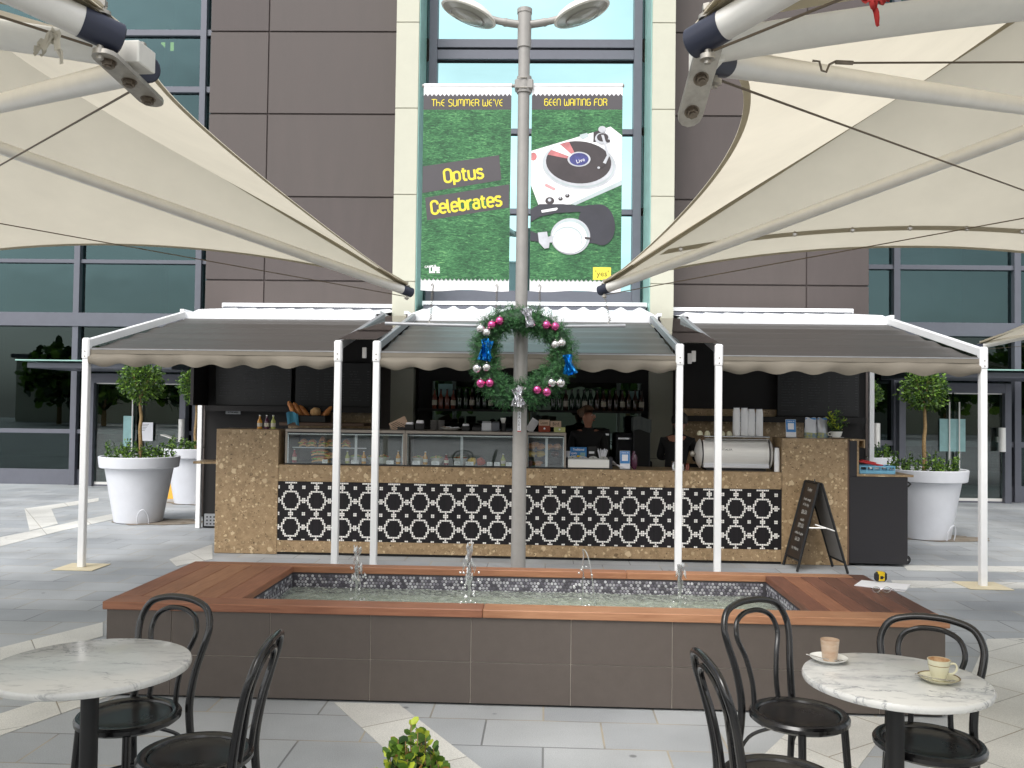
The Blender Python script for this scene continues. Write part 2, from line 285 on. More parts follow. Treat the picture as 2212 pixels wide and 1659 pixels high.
M['tapeyel'] = mat('yellow plastic', srgb(232, 196, 20), .4)
M['rubber'] = mat('black rubber', srgb(28, 28, 32), .6)
M['ssteel'] = mat('brushed stainless', srgb(236, 234, 230), .4, metal=.3, var=.05, scale=5, stretch=(1, 1, 30))
M['sdull'] = mat('fridge trim', srgb(150, 142, 134), .38, metal=.5, var=.06)
M['fridgein'] = mat('fridge lining', srgb(92, 99, 98), .4, var=.1, scale=5)
M['chrome'] = mat('chrome', srgb(215, 215, 218), .12, metal=1, var=.03)
M['blue'] = mat('blue card', srgb(56, 134, 204), .4, var=.06)
M['bluel'] = mat('light blue plastic', srgb(122, 184, 216), .4, var=.08)
M['red'] = mat('red plastic', srgb(200, 44, 46), .4, var=.1)
M['chalk'] = mat('chalk writing', srgb(176, 174, 168), .9, var=.3, scale=60)
M['chalk_d'] = mat('faint menu lettering', srgb(66, 66, 68), .9, var=.3)
M['board'] = mat('blackboard', srgb(36, 33, 32), .45, scale=5, col2=srgb(56, 44, 36))
M['boardback'] = mat('grey board back', srgb(122, 120, 118), .6)
M['crust'] = mat('baked crust', srgb(224, 152, 84), .5, scale=14, col2=srgb(160, 88, 42))
M['bread'] = mat('bread', srgb(236, 200, 146), .7, scale=20, col2=srgb(206, 150, 92))
M['lettuce'] = mat('salad green', srgb(136, 184, 74), .5, var=.4, scale=30)
M['tomato'] = mat('tomato red', srgb(190, 66, 44), .4, var=.3, scale=30)
M['cheese'] = mat('yellow pastry', srgb(240, 204, 96), .5, var=.12)
M['cake'] = mat('dark cake', srgb(98, 40, 38), .5, var=.3)
M['yelsign'] = mat('caution yellow', srgb(214, 160, 30), .45)
M['skin'] = mat('skin', srgb(172, 122, 100), .5, var=.06)
M['hair'] = mat('fair hair', srgb(92, 68, 48), .6, var=.4, scale=40)
M['hairdark'] = mat('dark hair', srgb(30, 24, 22), .5, var=.3)
M['clothes'] = mat('black clothing', srgb(20, 20, 22), .8, var=.2)
M['bottle_g'] = mat('dark green bottle', srgb(22, 48, 30), .12, var=.2, coat=.6)
M['bottle_b'] = mat('brown bottle', srgb(58, 32, 18), .12, var=.2, coat=.6)
M['bottle_r'] = mat('rose bottle', srgb(120, 60, 44), .12, var=.2, coat=.6)
M['juice_r'] = mat('red juice', srgb(150, 40, 50), .15, var=.1, coat=.5)
M['juice_o'] = mat('orange juice', srgb(214, 150, 50), .15, var=.1, coat=.5)
M['juice_g'] = mat('pale green juice', srgb(176, 180, 100), .15, var=.1, coat=.5)
M['juice_p'] = mat('purple drink', srgb(84, 40, 66), .15, var=.1, coat=.5)
M['labelw'] = mat('bottle label', srgb(214, 206, 190), .6)
M['cap_r'] = mat('bottle cap', srgb(200, 200, 196), .3, metal=.6)
M['tan'] = mat('tan card', srgb(186, 160, 138), .7, var=.05)
M['redbox'] = mat('brick red card', srgb(150, 66, 44), .6, var=.06)
M['grnbox'] = mat('pale green card', srgb(188, 192, 128), .6, var=.05)
M['grocery'] = mat('grey bag foil', srgb(176, 178, 184), .3, metal=.4, var=.15, scale=12)
M['bagprint'] = mat('bag print', srgb(60, 110, 170), .4, col2=srgb(196, 190, 70), scale=26)
M['tealcloth'] = mat('striped teal cloth', srgb(90, 170, 196), .8, col2=srgb(30, 84, 110), scale=5, stretch=(14, 1, 1))
M['ice'] = mat('pale teal card and reflection', srgb(150, 190, 190), .5)  # posters and cards, also the reflections painted flat behind the bottles
M['lamp_on'] = None
def emis(name, col, s):
    m, n, l, p = newmat(name); p.inputs['Emission Color'].default_value = col; p.inputs['Emission Strength'].default_value = s; p.inputs['Base Color'].default_value = col
    return m
M['lamp_on'] = emis('lit ceiling lamp', (1, .78, .25, 1), 2.2)
def water_mat(name, tint, bump, scale):
    m, n, l, p = newmat(name); n.remove(p)
    tc = n.new('ShaderNodeTexCoord'); nz = n.new('ShaderNodeTexNoise'); nz.inputs['Scale'].default_value = scale; nz.inputs['Detail'].default_value = 5; nz.inputs['Distortion'].default_value = .8; l.new(tc.outputs['Object'], nz.inputs['Vector'])
    b = n.new('ShaderNodeBump'); b.inputs['Strength'].default_value = bump; b.inputs['Distance'].default_value = .02; l.new(nz.outputs[0], b.inputs['Height'])
    rf = n.new('ShaderNodeBsdfRefraction'); rf.inputs['IOR'].default_value = 1.2; rf.inputs['Roughness'].default_value = .05; rf.inputs[0].default_value = tint; l.new(b.outputs[0], rf.inputs['Normal'])
    gl = n.new('ShaderNodeBsdfGlossy'); gl.inputs['Roughness'].default_value = .06; l.new(b.outputs[0], gl.inputs['Normal'])
    fr = n.new('ShaderNodeFresnel'); fr.inputs[0].default_value = 1.33; l.new(b.outputs[0], fr.inputs['Normal'])
    ms = n.new('ShaderNodeMixShader'); l.new(fr.outputs[0], ms.inputs[0]); l.new(rf.outputs[0], ms.inputs[1]); l.new(gl.outputs[0], ms.inputs[2]); df = n.new('ShaderNodeBsdfDiffuse'); df.inputs[0].default_value = (.42, .46, .41, 1)
    n2 = n.new('ShaderNodeTexNoise'); n2.inputs['Scale'].default_value = 26; n2.inputs['Detail'].default_value = 4; n2.inputs['Distortion'].default_value = 1.2; l.new(tc.outputs['Object'], n2.inputs['Vector'])
    mf = n.new('ShaderNodeMapRange'); mf.inputs[1].default_value = .38; mf.inputs[2].default_value = .68; mf.inputs[3].default_value = .15; mf.inputs[4].default_value = .65; l.new(n2.outputs[0], mf.inputs[0])
    m3 = n.new('ShaderNodeMixShader'); l.new(mf.outputs[0], m3.inputs[0]); l.new(ms.outputs[0], m3.inputs[1]); l.new(df.outputs[0], m3.inputs[2]); l.new(m3.outputs[0], n['Material Output'].inputs[0])
    return m
M['water'] = water_mat('rippled pool water', (.95, .99, .96, 1), .7, 16)
M['jet'] = thin_glass('splashing water', (.95, .97, .98, 1), .5, .25)

# ---------------------------------------------------------------- object helpers
ROOT = {}
def root(name, label, cat, loc=(0, 0, 0), rz=0, group=None, kind=None):
    o = bpy.data.objects.new(name, None); S.collection.objects.link(o); o.empty_display_size = .1
    o.location = loc; o.rotation_euler = (0, 0, rz); o['label'] = label; o['category'] = cat
    if group: o['group'] = group
    if kind: o['kind'] = kind
    ROOT[o.name] = Matrix.Translation(loc) @ Matrix.Rotation(rz, 4, 'Z')
    return o
def tag(o, label, cat, group=None):
    o['label'] = label; o['category'] = cat
    if group: o['group'] = group
    return o
class MB:
    def __init__(s, m='white'):
        s.v = []; s.f = []; s.mi = []; s.ms = []; s.T = Matrix(); s.use(m)
    def use(s, m):
        m = M[m]
        if m not in s.ms: s.ms.append(m)
        s.c = s.ms.index(m); return s
    def add(s, vs, fs):
        b = len(s.v); T = s.T
        s.v += [tuple(T @ Vector(q)) for q in vs]
        s.f += [tuple(b+i for i in f) for f in fs]; s.mi += [s.c]*len(fs); return s
    def box(s, x0, x1, y0, y1, z0, z1, b=0):
        if x0 > x1: x0, x1 = x1, x0
        if y0 > y1: y0, y1 = y1, y0
        if z0 > z1: z0, z1 = z1, z0
        if not b:
            return s.add([(x, y, z) for x in (x0, x1) for y in (y0, y1) for z in (z0, z1)],
                         [(0, 1, 3, 2), (4, 6, 7, 5), (0, 4, 5, 1), (2, 3, 7, 6), (0, 2, 6, 4), (1, 5, 7, 3)])
        b = min(b, (x1-x0)*.45, (y1-y0)*.45, (z1-z0)*.45); vs = []; I = {}
        for ix, x in enumerate((x0, x1)):
            for iy, y in enumerate((y0, y1)):
                for iz, z in enumerate((z0, z1)):
                    sx, sy, sz = (1-2*ix)*b, (1-2*iy)*b, (1-2*iz)*b
                    for a, q in enumerate(((x, y+sy, z+sz), (x+sx, y, z+sz), (x+sx, y+sy, z))):
                        I[ix, iy, iz, a] = len(vs); vs.append(q)
        fs = []
        for i in (0, 1):
            o = [(0, 0), (0, 1), (1, 1), (1, 0)]
            q = [I[i, a, c, 0] for a, c in o]; fs.append(q if i == 0 else q[::-1])
            q = [I[a, i, c, 1] for a, c in o]; fs.append(q if i == 1 else q[::-1])
            q = [I[a, c, i, 2] for a, c in o]; fs.append(q if i == 0 else q[::-1])
        for a in (0, 1):
            for c in (0, 1):
                fs.append([I[a, c, 0, 0], I[a, c, 1, 0], I[a, c, 1, 1], I[a, c, 0, 1]])
                fs.append([I[a, 0, c, 0], I[a, 1, c, 0], I[a, 1, c, 2], I[a, 0, c, 2]])
                fs.append([I[0, a, c, 1], I[1, a, c, 1], I[1, a, c, 2], I[0, a, c, 2]])
                for d in (0, 1): fs.append([I[a, c, d, 0], I[a, c, d, 1], I[a, c, d, 2]])
        return s.add(vs, fs)
    def tube(s, pts, r, n=10, closed=False, caps=True):
        pts = [Vector(p) for p in pts]; k = len(pts)
        rs = r if isinstance(r, (list, tuple)) else [r]*k
        vs = []; fs = []; prev = None
        for i, p in enumerate(pts):
            if closed: t = pts[(i+1) % k]-pts[i-1]
            else: t = pts[min(i+1, k-1)]-pts[max(i-1, 0)]
            t.normalize()
            if prev is None:
                up = Vector((0, 0, 1)) if abs(t.z) < .9 else Vector((1, 0, 0))
                a = t.cross(up).normalized()
            else: a = (prev-t*prev.dot(t)).normalized()
            prev = a; c = t.cross(a)
            for j in range(n):
                g = 2*math.pi*j/n; vs.append(p+(a*math.cos(g)+c*math.sin(g))*rs[i])
        for i in range(k if closed else k-1):
            for j in range(n):
                a = i*n+j; b2 = i*n+(j+1) % n; i2 = (i+1) % k
                fs.append((a, b2, i2*n+(j+1) % n, i2*n+j))
        if caps and not closed: fs.append(tuple(range(n))[::-1]); fs.append(tuple((k-1)*n+j for j in range(n)))
        return s.add(vs, fs)
    def cyl(s, p0, p1, r0, r1=None, n=16): return s.tube([p0, p1], [r0, r0 if r1 is None else r1], n)
    def lathe(s, prof, o=(0, 0, 0), n=32, sx=1, sy=1, cap=True):
        vs = []; fs = []; k = len(prof)
        for r, z in prof:
            for j in range(n):
                g = 2*math.pi*j/n; vs.append((o[0]+r*sx*math.cos(g), o[1]+r*sy*math.sin(g), o[2]+z))
        for i in range(k-1):
            for j in range(n):
                a = i*n+j; b = i*n+(j+1) % n; fs.append((a, b, b+n, a+n))
        cap = cap and tuple(prof[0]) != tuple(prof[-1])
        if cap and prof[0][0] > 1e-6: fs.append(tuple(range(n))[::-1])
        if cap and prof[-1][0] > 1e-6: fs.append(tuple((k-1)*n+j for j in range(n)))
        return s.add(vs, fs)
    def ell(s, c, rx, ry=None, rz=None, n=14, wob=0, seed=0):
        ry = ry or rx; rz = rz or rx; vs = []; fs = []; k = max(6, n//2+1)
        for i in range(k+1):
            a = math.pi*i/k
            for j in range(n):
                g = 2*math.pi*j/n; d = Vector((math.sin(a)*math.cos(g), math.sin(a)*math.sin(g), math.cos(a)))
                w = 1+wob*noise.noise(d*1.7+Vector((seed, 0, 0))) if wob else 1
                vs.append((c[0]+rx*d.x*w, c[1]+ry*d.y*w, c[2]+rz*d.z*w))
        for i in range(k):
            for j in range(n): fs.append((i*n+j, (i+1)*n+j, (i+1)*n+(j+1) % n, i*n+(j+1) % n))
        return s.add(vs, fs)
    def poly(s, pts): return s.add(pts, [tuple(range(len(pts)))])
    def slab(s, pts, th):                                 # polygon in XY extruded down by th
        n = len(pts); vs = [tuple(p) for p in pts]+[(p[0], p[1], p[2]-th) for p in pts]
        return s.add(vs, [tuple(range(n)), tuple(range(2*n-1, n-1, -1))]+[(i, n+i, n+(i+1) % n, (i+1) % n) for i in range(n)])
    def grid(s, fn, nu, nv, th=0):
        vs = [fn(i/nu, j/nv) for i in range(nu+1) for j in range(nv+1)]
        fs = [(i*(nv+1)+j, (i+1)*(nv+1)+j, (i+1)*(nv+1)+j+1, i*(nv+1)+j+1) for i in range(nu) for j in range(nv)]
        s.add(vs, fs)
        if th:
            v2 = [(q[0], q[1], q[2]-th) if not isinstance(th, tuple) else (q[0]+th[0], q[1]+th[1], q[2]+th[2]) for q in vs]
            s.add(v2, [f[::-1] for f in fs])
            rim = [i*(nv+1) for i in range(nu+1)]+[nu*(nv+1)+j for j in range(1, nv+1)]+[i*(nv+1)+nv for i in range(nu-1, -1, -1)]+[j for j in range(nv-1, 0, -1)]
            b = [vs[i] for i in rim]; c = [v2[i] for i in rim]; k = len(b)
            s.add(b+c, [(i, k+i, k+(i+1) % k, (i+1) % k) for i in range(k)])
        return s
    def text(s, txt, size, mtx, align='CENTER', xs=1, bold=0):
        cu = bpy.data.curves.new('t', 'FONT'); cu.body = txt; cu.size = size; cu.align_x = align; cu.align_y = 'CENTER'; cu.offset = bold; cu.resolution_u = 2
        ob = bpy.data.objects.new('t', cu); S.collection.objects.link(ob)
        me = bpy.data.meshes.new_from_object(ob.evaluated_get(bpy.context.evaluated_depsgraph_get()))
        vs = [tuple(mtx(v.co.x*xs, v.co.y) if callable(mtx) else mtx @ Vector((v.co.x*xs, v.co.y, 0))) for v in me.vertices]; fs = [tuple(p.vertices) for p in me.polygons]
        bpy.data.objects.remove(ob); bpy.data.meshes.remove(me); bpy.data.curves.remove(cu)
        return s.add(vs, fs)
    def build(s, name, parent=None, world=True, loc=None, smooth=35):
        me = bpy.data.meshes.new(name); vs = s.v
        if parent is not None and world:
            inv = ROOT[parent.name].inverted(); vs = [tuple(inv @ Vector(q)) for q in vs]
        if loc is not None: vs = [(q[0]-loc[0], q[1]-loc[1], q[2]-loc[2]) for q in vs]
        me.from_pydata(vs, [], s.f)
        for m in s.ms: me.materials.append(m)
        me.polygons.foreach_set('material_index', s.mi); me.update()
        if smooth:
            me.polygons.foreach_set('use_smooth', [True]*len(me.polygons)); me.set_sharp_from_angle(angle=R(smooth))
        o = bpy.data.objects.new(name, me); S.collection.objects.link(o)
        if parent is not None:
            o.parent = parent; ROOT[o.name] = ROOT[parent.name]
        else: ROOT[o.name] = Matrix.Translation(loc if loc is not None else (0, 0, 0))
        if loc is not None: o.location = loc
        return o
FRONT = lambda x, y, z: Matrix.Translation((x, y, z)) @ Matrix.Rotation(R(90), 4, 'X')     # text standing up, facing the camera
def copy_tree(o, parent=None):
    c = o.copy(); S.collection.objects.link(c)
    if parent is not None: c.parent = parent
    for ch in list(o.children): copy_tree(ch, c)
    return c
def place(proto, loc, rz, label):
    c = copy_tree(proto); c.location = loc; c.rotation_euler = (0, 0, rz); c['label'] = label; return c
def struct(o): o['kind'] = 'structure'; return o
def arc(c, r, a0, a1, n, z=None):
    return [(c[0]+r*math.cos(a0+(a1-a0)*i/n), c[1]+r*math.sin(a0+(a1-a0)*i/n), c[2] if z is None else z) for i in range(n+1)]
def smoothpath(pts, sub=6, closed=False):
    pts = [Vector(p) for p in pts]; n = len(pts); out = []
    for i in range(n if closed else n-1):
        g = (lambda k: pts[k % n]) if closed else (lambda k: pts[min(max(k, 0), n-1)])
        p0, p1, p2, p3 = g(i-1), g(i), g(i+1), g(i+2)
        for j in range(sub):
            t = j/sub
            out.append(.5*((2*p1)+(p2-p0)*t+(2*p0-5*p1+4*p2-p3)*t*t+(3*p1-p0-3*p2+p3)*t**3))
    if not closed: out.append(pts[-1])
    return out

# ================================================================ THE GROUND
g = MB('paving').poly([(-70, -50, 0), (70, -50, 0), (70, 80, 0), (-70, 80, 0)]).build('paving', smooth=0); struct(g)
def band(pix, ext=None):
    pts = [at(u, v, z=0) for u, v in pix] if ext is None else [Vector((*p, 0)) for p in ext]
    mb = MB('paving_light'); mb.slab([(p.x, p.y, .004) for p in pts][::-1], .003)
    struct(mb.build('pale_paving_band', smooth=0))
band([(0, 1400), (222, 1345), (222, 1375), (0, 1437)])
band(None, [(-3.75, 2.5), (-2.35, 5.72), (-2.3, 5.2), (-3.4, 2.4)])
band(None, [(-1.159, 4.87), (-.798, 4.87), (.95, 2.1), (.6, 2.1)])
band(None, [(1.42, 4.87), (1.9, 4.87), (.2, 2.2), (-.28, 2.2)])
band(None, [(3.23, 6.6), (5.2, 6.95), (2.9, 2.5), (.77, 2.5)])
band([(0, 1161), (61, 1149), (160, 1127), (250, 1109), (250, 1121), (133, 1147), (0, 1181)])
band([(53, 1099), (213, 1076), (213, 1083), (111, 1100), (125, 1132), (64, 1147)])
band([(365, 1209), (459, 1176), (459, 1208), (381, 1224)])
band([(1950, 1222), (2212, 1224), (2400, 1226), (2400, 1238), (2212, 1236), (1960, 1232)])
band([(1925, 1254), (2400, 1262), (2400, 1280), (2212, 1272), (1935, 1270)])

# ================================================================ THE BUILDING
BL = (0, 12.7, 0); BR = R(.9)
bld = root('office_building', 'large brown clad building with a cream framed window bay and glazed wings', 'building', BL, BR)
inv = ROOT[bld.name].inverted()
def bw(u, v, Y):      # point of the building's own frame seen at that place in a plane Y (own frame, from the wall)
    o = inv @ Vector((0, 0, CAMZ)); d = (inv.to_3x3() @ (at(u, v, Y=5)-Vector((0, 0, CAMZ)))); t = (Y-o.y)/d.y; return o+d*t
def wall_panels(x0, x1, vx, z0, z1, hz):
    mb = MB('seam').box(x0+.01, x1-.01, .02, 1.2, z0, z1-.02)
    mb.use('brownwall'); xs = [x0, vx, x1] if vx else [x0, x1]; zs = [z0]+hz+[z1]
    for a, b in zip(xs[:-1], xs[1:]):
        for c, d in zip(zs[:-1], zs[1:]):
            mb.use(rnd.choice(('brownwall', 'brownwall2', 'brownwall3')))
            mb.box(a+(.008 if a != x0 else 0), b-(.008 if b != x1 else 0), -.0, .3, c+.011, d-.011, .004)
    return mb
hz = [z for z in (1.0, 2.22, 3.45, 4.68, 5.9, 7.12, 8.34)]
xl = bw(500, 300, 0).x; xv = bw(578, 240, 0).x; xr0 = bw(1455, 300, 0).x; xr1 = bw(1877, 620, 0).x
xv2 = bw(1742, 640, 0).x
xl = bw(443, 640, 0).x
wall_panels(xl, -2.02, xv, 0, 9.6, hz).build('cladding_wall', bld, world=False)
wall_panels(1.5, xr1, xv2, 0, 9.6, hz).build('cladding_wall', bld, world=False)
for x0, x1 in ((bw(851, 400, -.6).x, bw(900, 400, -.6).x), (bw(1407, 400, -.6).x, bw(1457, 400, -.6).x)):
    mb = MB('creamseam').box(x0+.008, x1-.008, -.59, .9, 0, 9.6); mb.use('cream')
    zz = [0, .97, 2.17]+[3.37+1.21*i for i in range(6)]
    for a, b in zip(zz[:-1], zz[1:]): mb.box(x0, x1, -.6, 1.0, a+.006, b-.006, .003)
    mb.build('stone_pier', bld, world=False)
px0, px1 = bw(900, 400, -.6).x, bw(1407, 400, -.6).x
# central window bay: frame, transoms, panes
win = MB('frame')
wx0, wx1 = px0+.0, px1-.0; yb = .25
win.box(wx0+.05, wx0+.17, yb-.1, yb+.08, 2.9, 9.6, .004).box(wx1-.17, wx1-.05, yb-.1, yb+.08, 2.9, 9.6, .004)
tr = [(3.12, 3.36), (4.5, 4.58), (5.69, 5.77), (6.79, 6.93), (6.965, 7.09), (8.4, 8.48)]
for a, b in tr: win.box(wx0+.17, wx1-.17, yb-.085 if b-a > .1 else yb-.05, yb+.06, a, b, .004)
win.use('frame_d').box(wx0+.17, wx1-.17, yb-.02, yb+.05, 6.925, 6.97)
for a, b in tr: win.box(wx0+.17, wx1-.17, yb-.03, yb+.05, a-.012, a-.001)
win = win.build('window', bld, world=False)
def pane(parent, x0, x1, y, z0, z1, m): return MB(m).box(x0, x1, y, y+.012, z0, z1).build('pane', parent, world=False)
zt = [3.36, 4.5, 4.58, 5.69, 5.77, 6.78, 7.09, 8.4, 8.48, 9.6]
for a, b in zip(zt[::2], zt[1::2]): pane(win, wx0+.17, wx1-.17, yb, a+.001, b-.013, 'mirror')
for x in (wx0, wx1-.05):                                # narrow side glazing between pier and frame
    for a, b in zip([3.1]+zt[2::2], zt[1::2]): pane(win, x+.003, x+.047, yb-.06, a+.02, b-.02, 'teal')
# glazed inner returns of the bay
for x in (wx0+.002, wx1-.014):
    MB('greenedge').box(x, x+.012, -.58, yb-.1, 2.95, 9.6).build('glazed_return', bld, world=False)
MB('dark').box(wx0+.02, wx1-.02, yb+.5, yb+.6, 0, 9.6).build('rear_wall', bld, world=False)
# glazed wings
def wing(side, Yw, vx, hzs, x0, x1):
    fr = MB('frame')
    for x in vx: fr.box(x-.06, x+.06, Yw-.14, Yw+.06, .0, 11.5, .004)
    for a, b in hzs: fr.box(x0, x1, Yw-.1 if b-a < .2 else Yw-.16, Yw+.04, a, b, .004)
    fr.box(x0, x1, Yw-.05, Yw+.05, 0, .3, .004)
    fr = fr.build('glazing_frame', bld, world=False)
    vs = sorted([x0]+vx+[x1]); hs_ = sorted([(0, .3)]+hzs)
    for a, b in zip(vs[:-1], vs[1:]):
        if b-a < .2: continue
        for (c0, c1), (d0, d1) in zip(hs_, hs_[1:]+[(11.5, 11.6)]):
            if d0-c1 < .1: continue
            if side == 'R' and a > xdr0-.3 and b < xdr1+.3 and d0 < 2.4: continue
            if side == 'L' and a > xdl0-.3 and b < xdl1+.3 and d0 < 2.4: continue
            pane(fr, a+.061 if a in vx else a, b-.061 if b in vx else b, Yw-.02, c1, d0, 'tealdark' if d0 < 3.4 else 'teal')
    return fr
YL = 4.6; YR = 4.0
zL = lambda v, u=80: bw(u, v, YL).z
xm1, xm2, xm3 = bw(172, 640, YL).x, bw(433, 620, YL).x, bw(455, 100, YL).x
xdl0, xdl1 = bw(200, 900, YL).x, bw(400, 900, YL).x
hL = [(zL(935), zL(926)), (zL(705), zL(676)), (zL(569), zL(561)), (zL(197, 430)-.06, zL(197, 430)+.06), (zL(75, 430)-.06, zL(75, 430)+.06), (10.2, 10.32)]
wing('L', YL, [xm1-2.6, xm1, xm2], hL, -17, -4.6)
xr = [bw(u, 640, YR).x for u in (1934, 2190)]
xdr0, xdr1 = bw(1940, 900, YR).x, bw(2175, 900, YR).x
zR = lambda v, u=2000: bw(u, v, YR).z
hR = [(zR(727), zR(698)), (zR(584), zR(574)), (zR(1000, 2190)-.05, zR(1000, 2190)), (6.6, 6.72), (8.1, 8.22), (9.6, 9.72)]
hR[2] = (1.02, 1.12)
wing('R', YR, [xr[0]-.02, xr[1], xr[1]+2.5], hR, 4.3, 16)
# what shows dimly through the glass: floors, columns, a rear wall, a lit lamp
inn = MB('slab')
for z in (3.35, 6.9, 10.6): inn.box(-17, -4.6, YL+.5, YL+8, z-.25, z)
for z in (3.3, 6.9, 10.3): inn.box(4.3, 16, YR+.5, YR+8, z-.25, z)
inn.build('floor_slab', bld, world=False)
MB('floor_in').box(-17, -4.6, YL+.1, YL+8.5, .005, .02).box(4.3, 16, YR+.1, YR+8.5, .005, .02).build('interior_floor', bld, world=False)
MB('dark').box(-17, -4.6, YL+8.5, YL+8.6, 0, 11.5).box(4.3, 16, YR+8.5, YR+8.6, 0, 11.5).box(-17.2, 16.2, YR+8.6, YR+9, 11.5, 11.7).box(-17, -4.5, YL-.1, YL+8.6, 11.52, 11.6).box(4.3, 16, YR-.1, YR+8.6, 11.52, 11.6).box(-17.1, -17, YL, YL+8.6, 0, 11.5).box(16, 16.1, YR, YR+8.6, 0, 11.5).box(-4.58, -4.5, 1.0, YL+8.6, 0, 11.5).box(4.2, 4.28, 1.0, YR+8.6, 0, 11.5).build('rear_wall', bld, world=False)
for (x, y) in ((bw(405, 100, YL+1.6).x, YL+1.6), (bw(405, 100, YL+1.6).x-4.2, YL+1.6), (bw(2045, 640, YR+1.6).x, YR+1.6), (bw(2045, 640, YR+1.6).x+4, YR+1.6)):
    MB('concrete').cyl((x, y, 0), (x, y, 11.4), .28, n=24).build('round_column', bld, world=False)
inn = MB('slab')
for k in range(5): inn.box(-14.5+k*1.9, -14.42+k*1.9, YL+2.6, YL+2.7, 3.5, 11).box(4.8+k*1.9, 4.88+k*1.9, YR+2.6, YR+2.7, 3.5, 10)
for z in (4.6, 7.9): inn.tube([(-14, YL+2.4, z+.9), (-5, YL+2.4, z-.3)], .05, 8).tube([(4.5, YR+2.4, z), (14, YR+2.4, z+1)], .05, 8)
inn.build('stair_rail', bld, world=False)
q = bw(372, 97, YL+3)
MB('lamp_on').box(q.x-.22, q.x+.22, YL+2.9, YL+3.3, q.z-.02, q.z+.02).build('ceiling_lamp', bld, world=False)
# entrance doors with glass canopies
def entrance(side, u0, u1, Y):
    a, b = bw(u0, 900, Y).x, bw(u1, 900, Y).x; c = (a+b)/2
    fr = MB('frame').box(a-.06, a+.06, Y-.1, Y+.1, 0, 2.2, .004).box(b-.06, b+.06, Y-.1, Y+.1, 0, 2.2, .004).box(a+.06, b-.06, Y-.1, Y+.1, 2.02, 2.2, .004).box(a+.06, b-.06, Y-.04, Y+.04, 0, .03)
    fr = fr.build('door_frame', bld, world=False)
    for x0, x1, hx in ((a+.07, c-.02, c-.09), (c+.02, b-.07, c+.09)):
        d = MB('doorglass').box(x0, x1, Y-.01, Y+.01, .08, 2.0).build('door', bld, world=False)
        h = MB('ssteel').box(x0, x1, Y-.02, Y+.02, .03, .08).box(x0, x1, Y-.02, Y+.02, 2.0, 2.02).tube([(hx, Y-.06, .5), (hx, Y-.06, 1.85)], .014, 8); h.build('handle', d, world=False)
    ca = MB('frame').box(a-.4, b+.4, Y-1.6, Y-.1, 2.24, 2.34, .01).use('greenedge').box(a-.5, b+.5, Y-1.8, Y-.1, 2.36, 2.38)
    ca.build('entrance_canopy', bld, world=False)
    return a, b, c
Ld = entrance('L', 200, 398, YL-.2); Rd = entrance('R', 1945, 2172, YR-.2)
for (u, v, Y, n) in ((1894, 940, YR-.35, 1), (2127, 950, YR-.35, 1), (392, 930, YL-.35, 1)):
    q = bw(u if u != 2127 else 2165, v, Y); MB('ssteel').cyl((q.x, q.y, q.z-.22), (q.x, q.y, q.z+.22), .06).box(q.x-.02, q.x+.02, q.y, q.y+.2, q.z-.05, q.z+.05).build('wall_light', bld, world=False)
q = bw(2057, 940, YR-.24)
for k, (m, x) in enumerate((('ice', -.16), ('ice', .0), ('ice', .16))):
    MB(m).box(q.x+x-.07, q.x+x+.085, q.y+k*.004, q.y+k*.004+.003, q.z-.3, q.z+.3).build('door_poster', bld, world=False)
q = bw(301, 932, YL-.24)
MB('ice').box(q.x-.32, q.x-.12, q.y, q.y+.004, q.z-.3, q.z+.3).build('door_poster', bld, world=False)
n_ = MB('paper').box(q.x+.02, q.x+.28, q.y-.03, q.y-.025, q.z-.18, q.z+.18).use('ink')
for k in range(5): n_.box(q.x+.05, q.x+.2-.02*k, q.y-.032, q.y-.031, q.z+.14-k*.03, q.z+.146-k*.03)
n_.build('door_notice', bld, world=False)


# ================================================================ THE KIOSK
YC = 9.58
ki = root('coffee_kiosk', 'coffee kiosk with brown stone counter and black and white mosaic front', 'kiosk', (-.2, YC, 0))
def kp(mb, name, par=None): return mb.build(name, par or ki)
kp(MB('stone').box(-3.64, -2.945, YC, YC+.42, .004, 1.368, .003), 'counter_block')
kp(MB('stone').box(2.532, 3.225, YC, YC+.42, .004, 1.354, .003), 'counter_block')
kp(MB('stone').box(-2.943, 2.53, YC+.001, YC+.62, .803, .984, .003), 'counter_top')
kp(MB('stone').box(-2.943, 2.53, YC+.002, YC+.1, .03, .155, .002), 'lower_panel')
kp(MB('kick').box(-2.943, 2.53, YC+.02, YC+.5, .004, .03), 'plinth')
kp(MB('stone').box(-3.93, -3.642, YC+.08, YC+.4, .974, 1.0, .003), 'side_shelf')
mo = MB('tile_b').box(-2.943, 2.53, YC+.012, YC+.1, .157, .8015)
mo.use('tile_w'); P_ = .019; PV = .0194
cell = set()
for dx in range(-3, 4): cell |= {(dx, 5), (dx, -5)}
for sx in (1, -1):
    for sy in (1, -1): cell |= {(3*sx, 4*sy), (4*sx, 4*sy), (4*sx, 3*sy), (4*sx, 2*sy), (5*sx, 2*sy), (5*sx, sy)}
    cell |= {(5*sx, 0), (6*sx, 0), (0, 6*sx)}
for d in (-1, 0, 1): cell |= {(7, d), (8, d), (d, 7), (d, 8)}
cell |= {(7, 7), (8, 7), (7, 8), (8, 8)}
cell = {((a+7) % 15, (b+7) % 15) for a, b in cell}
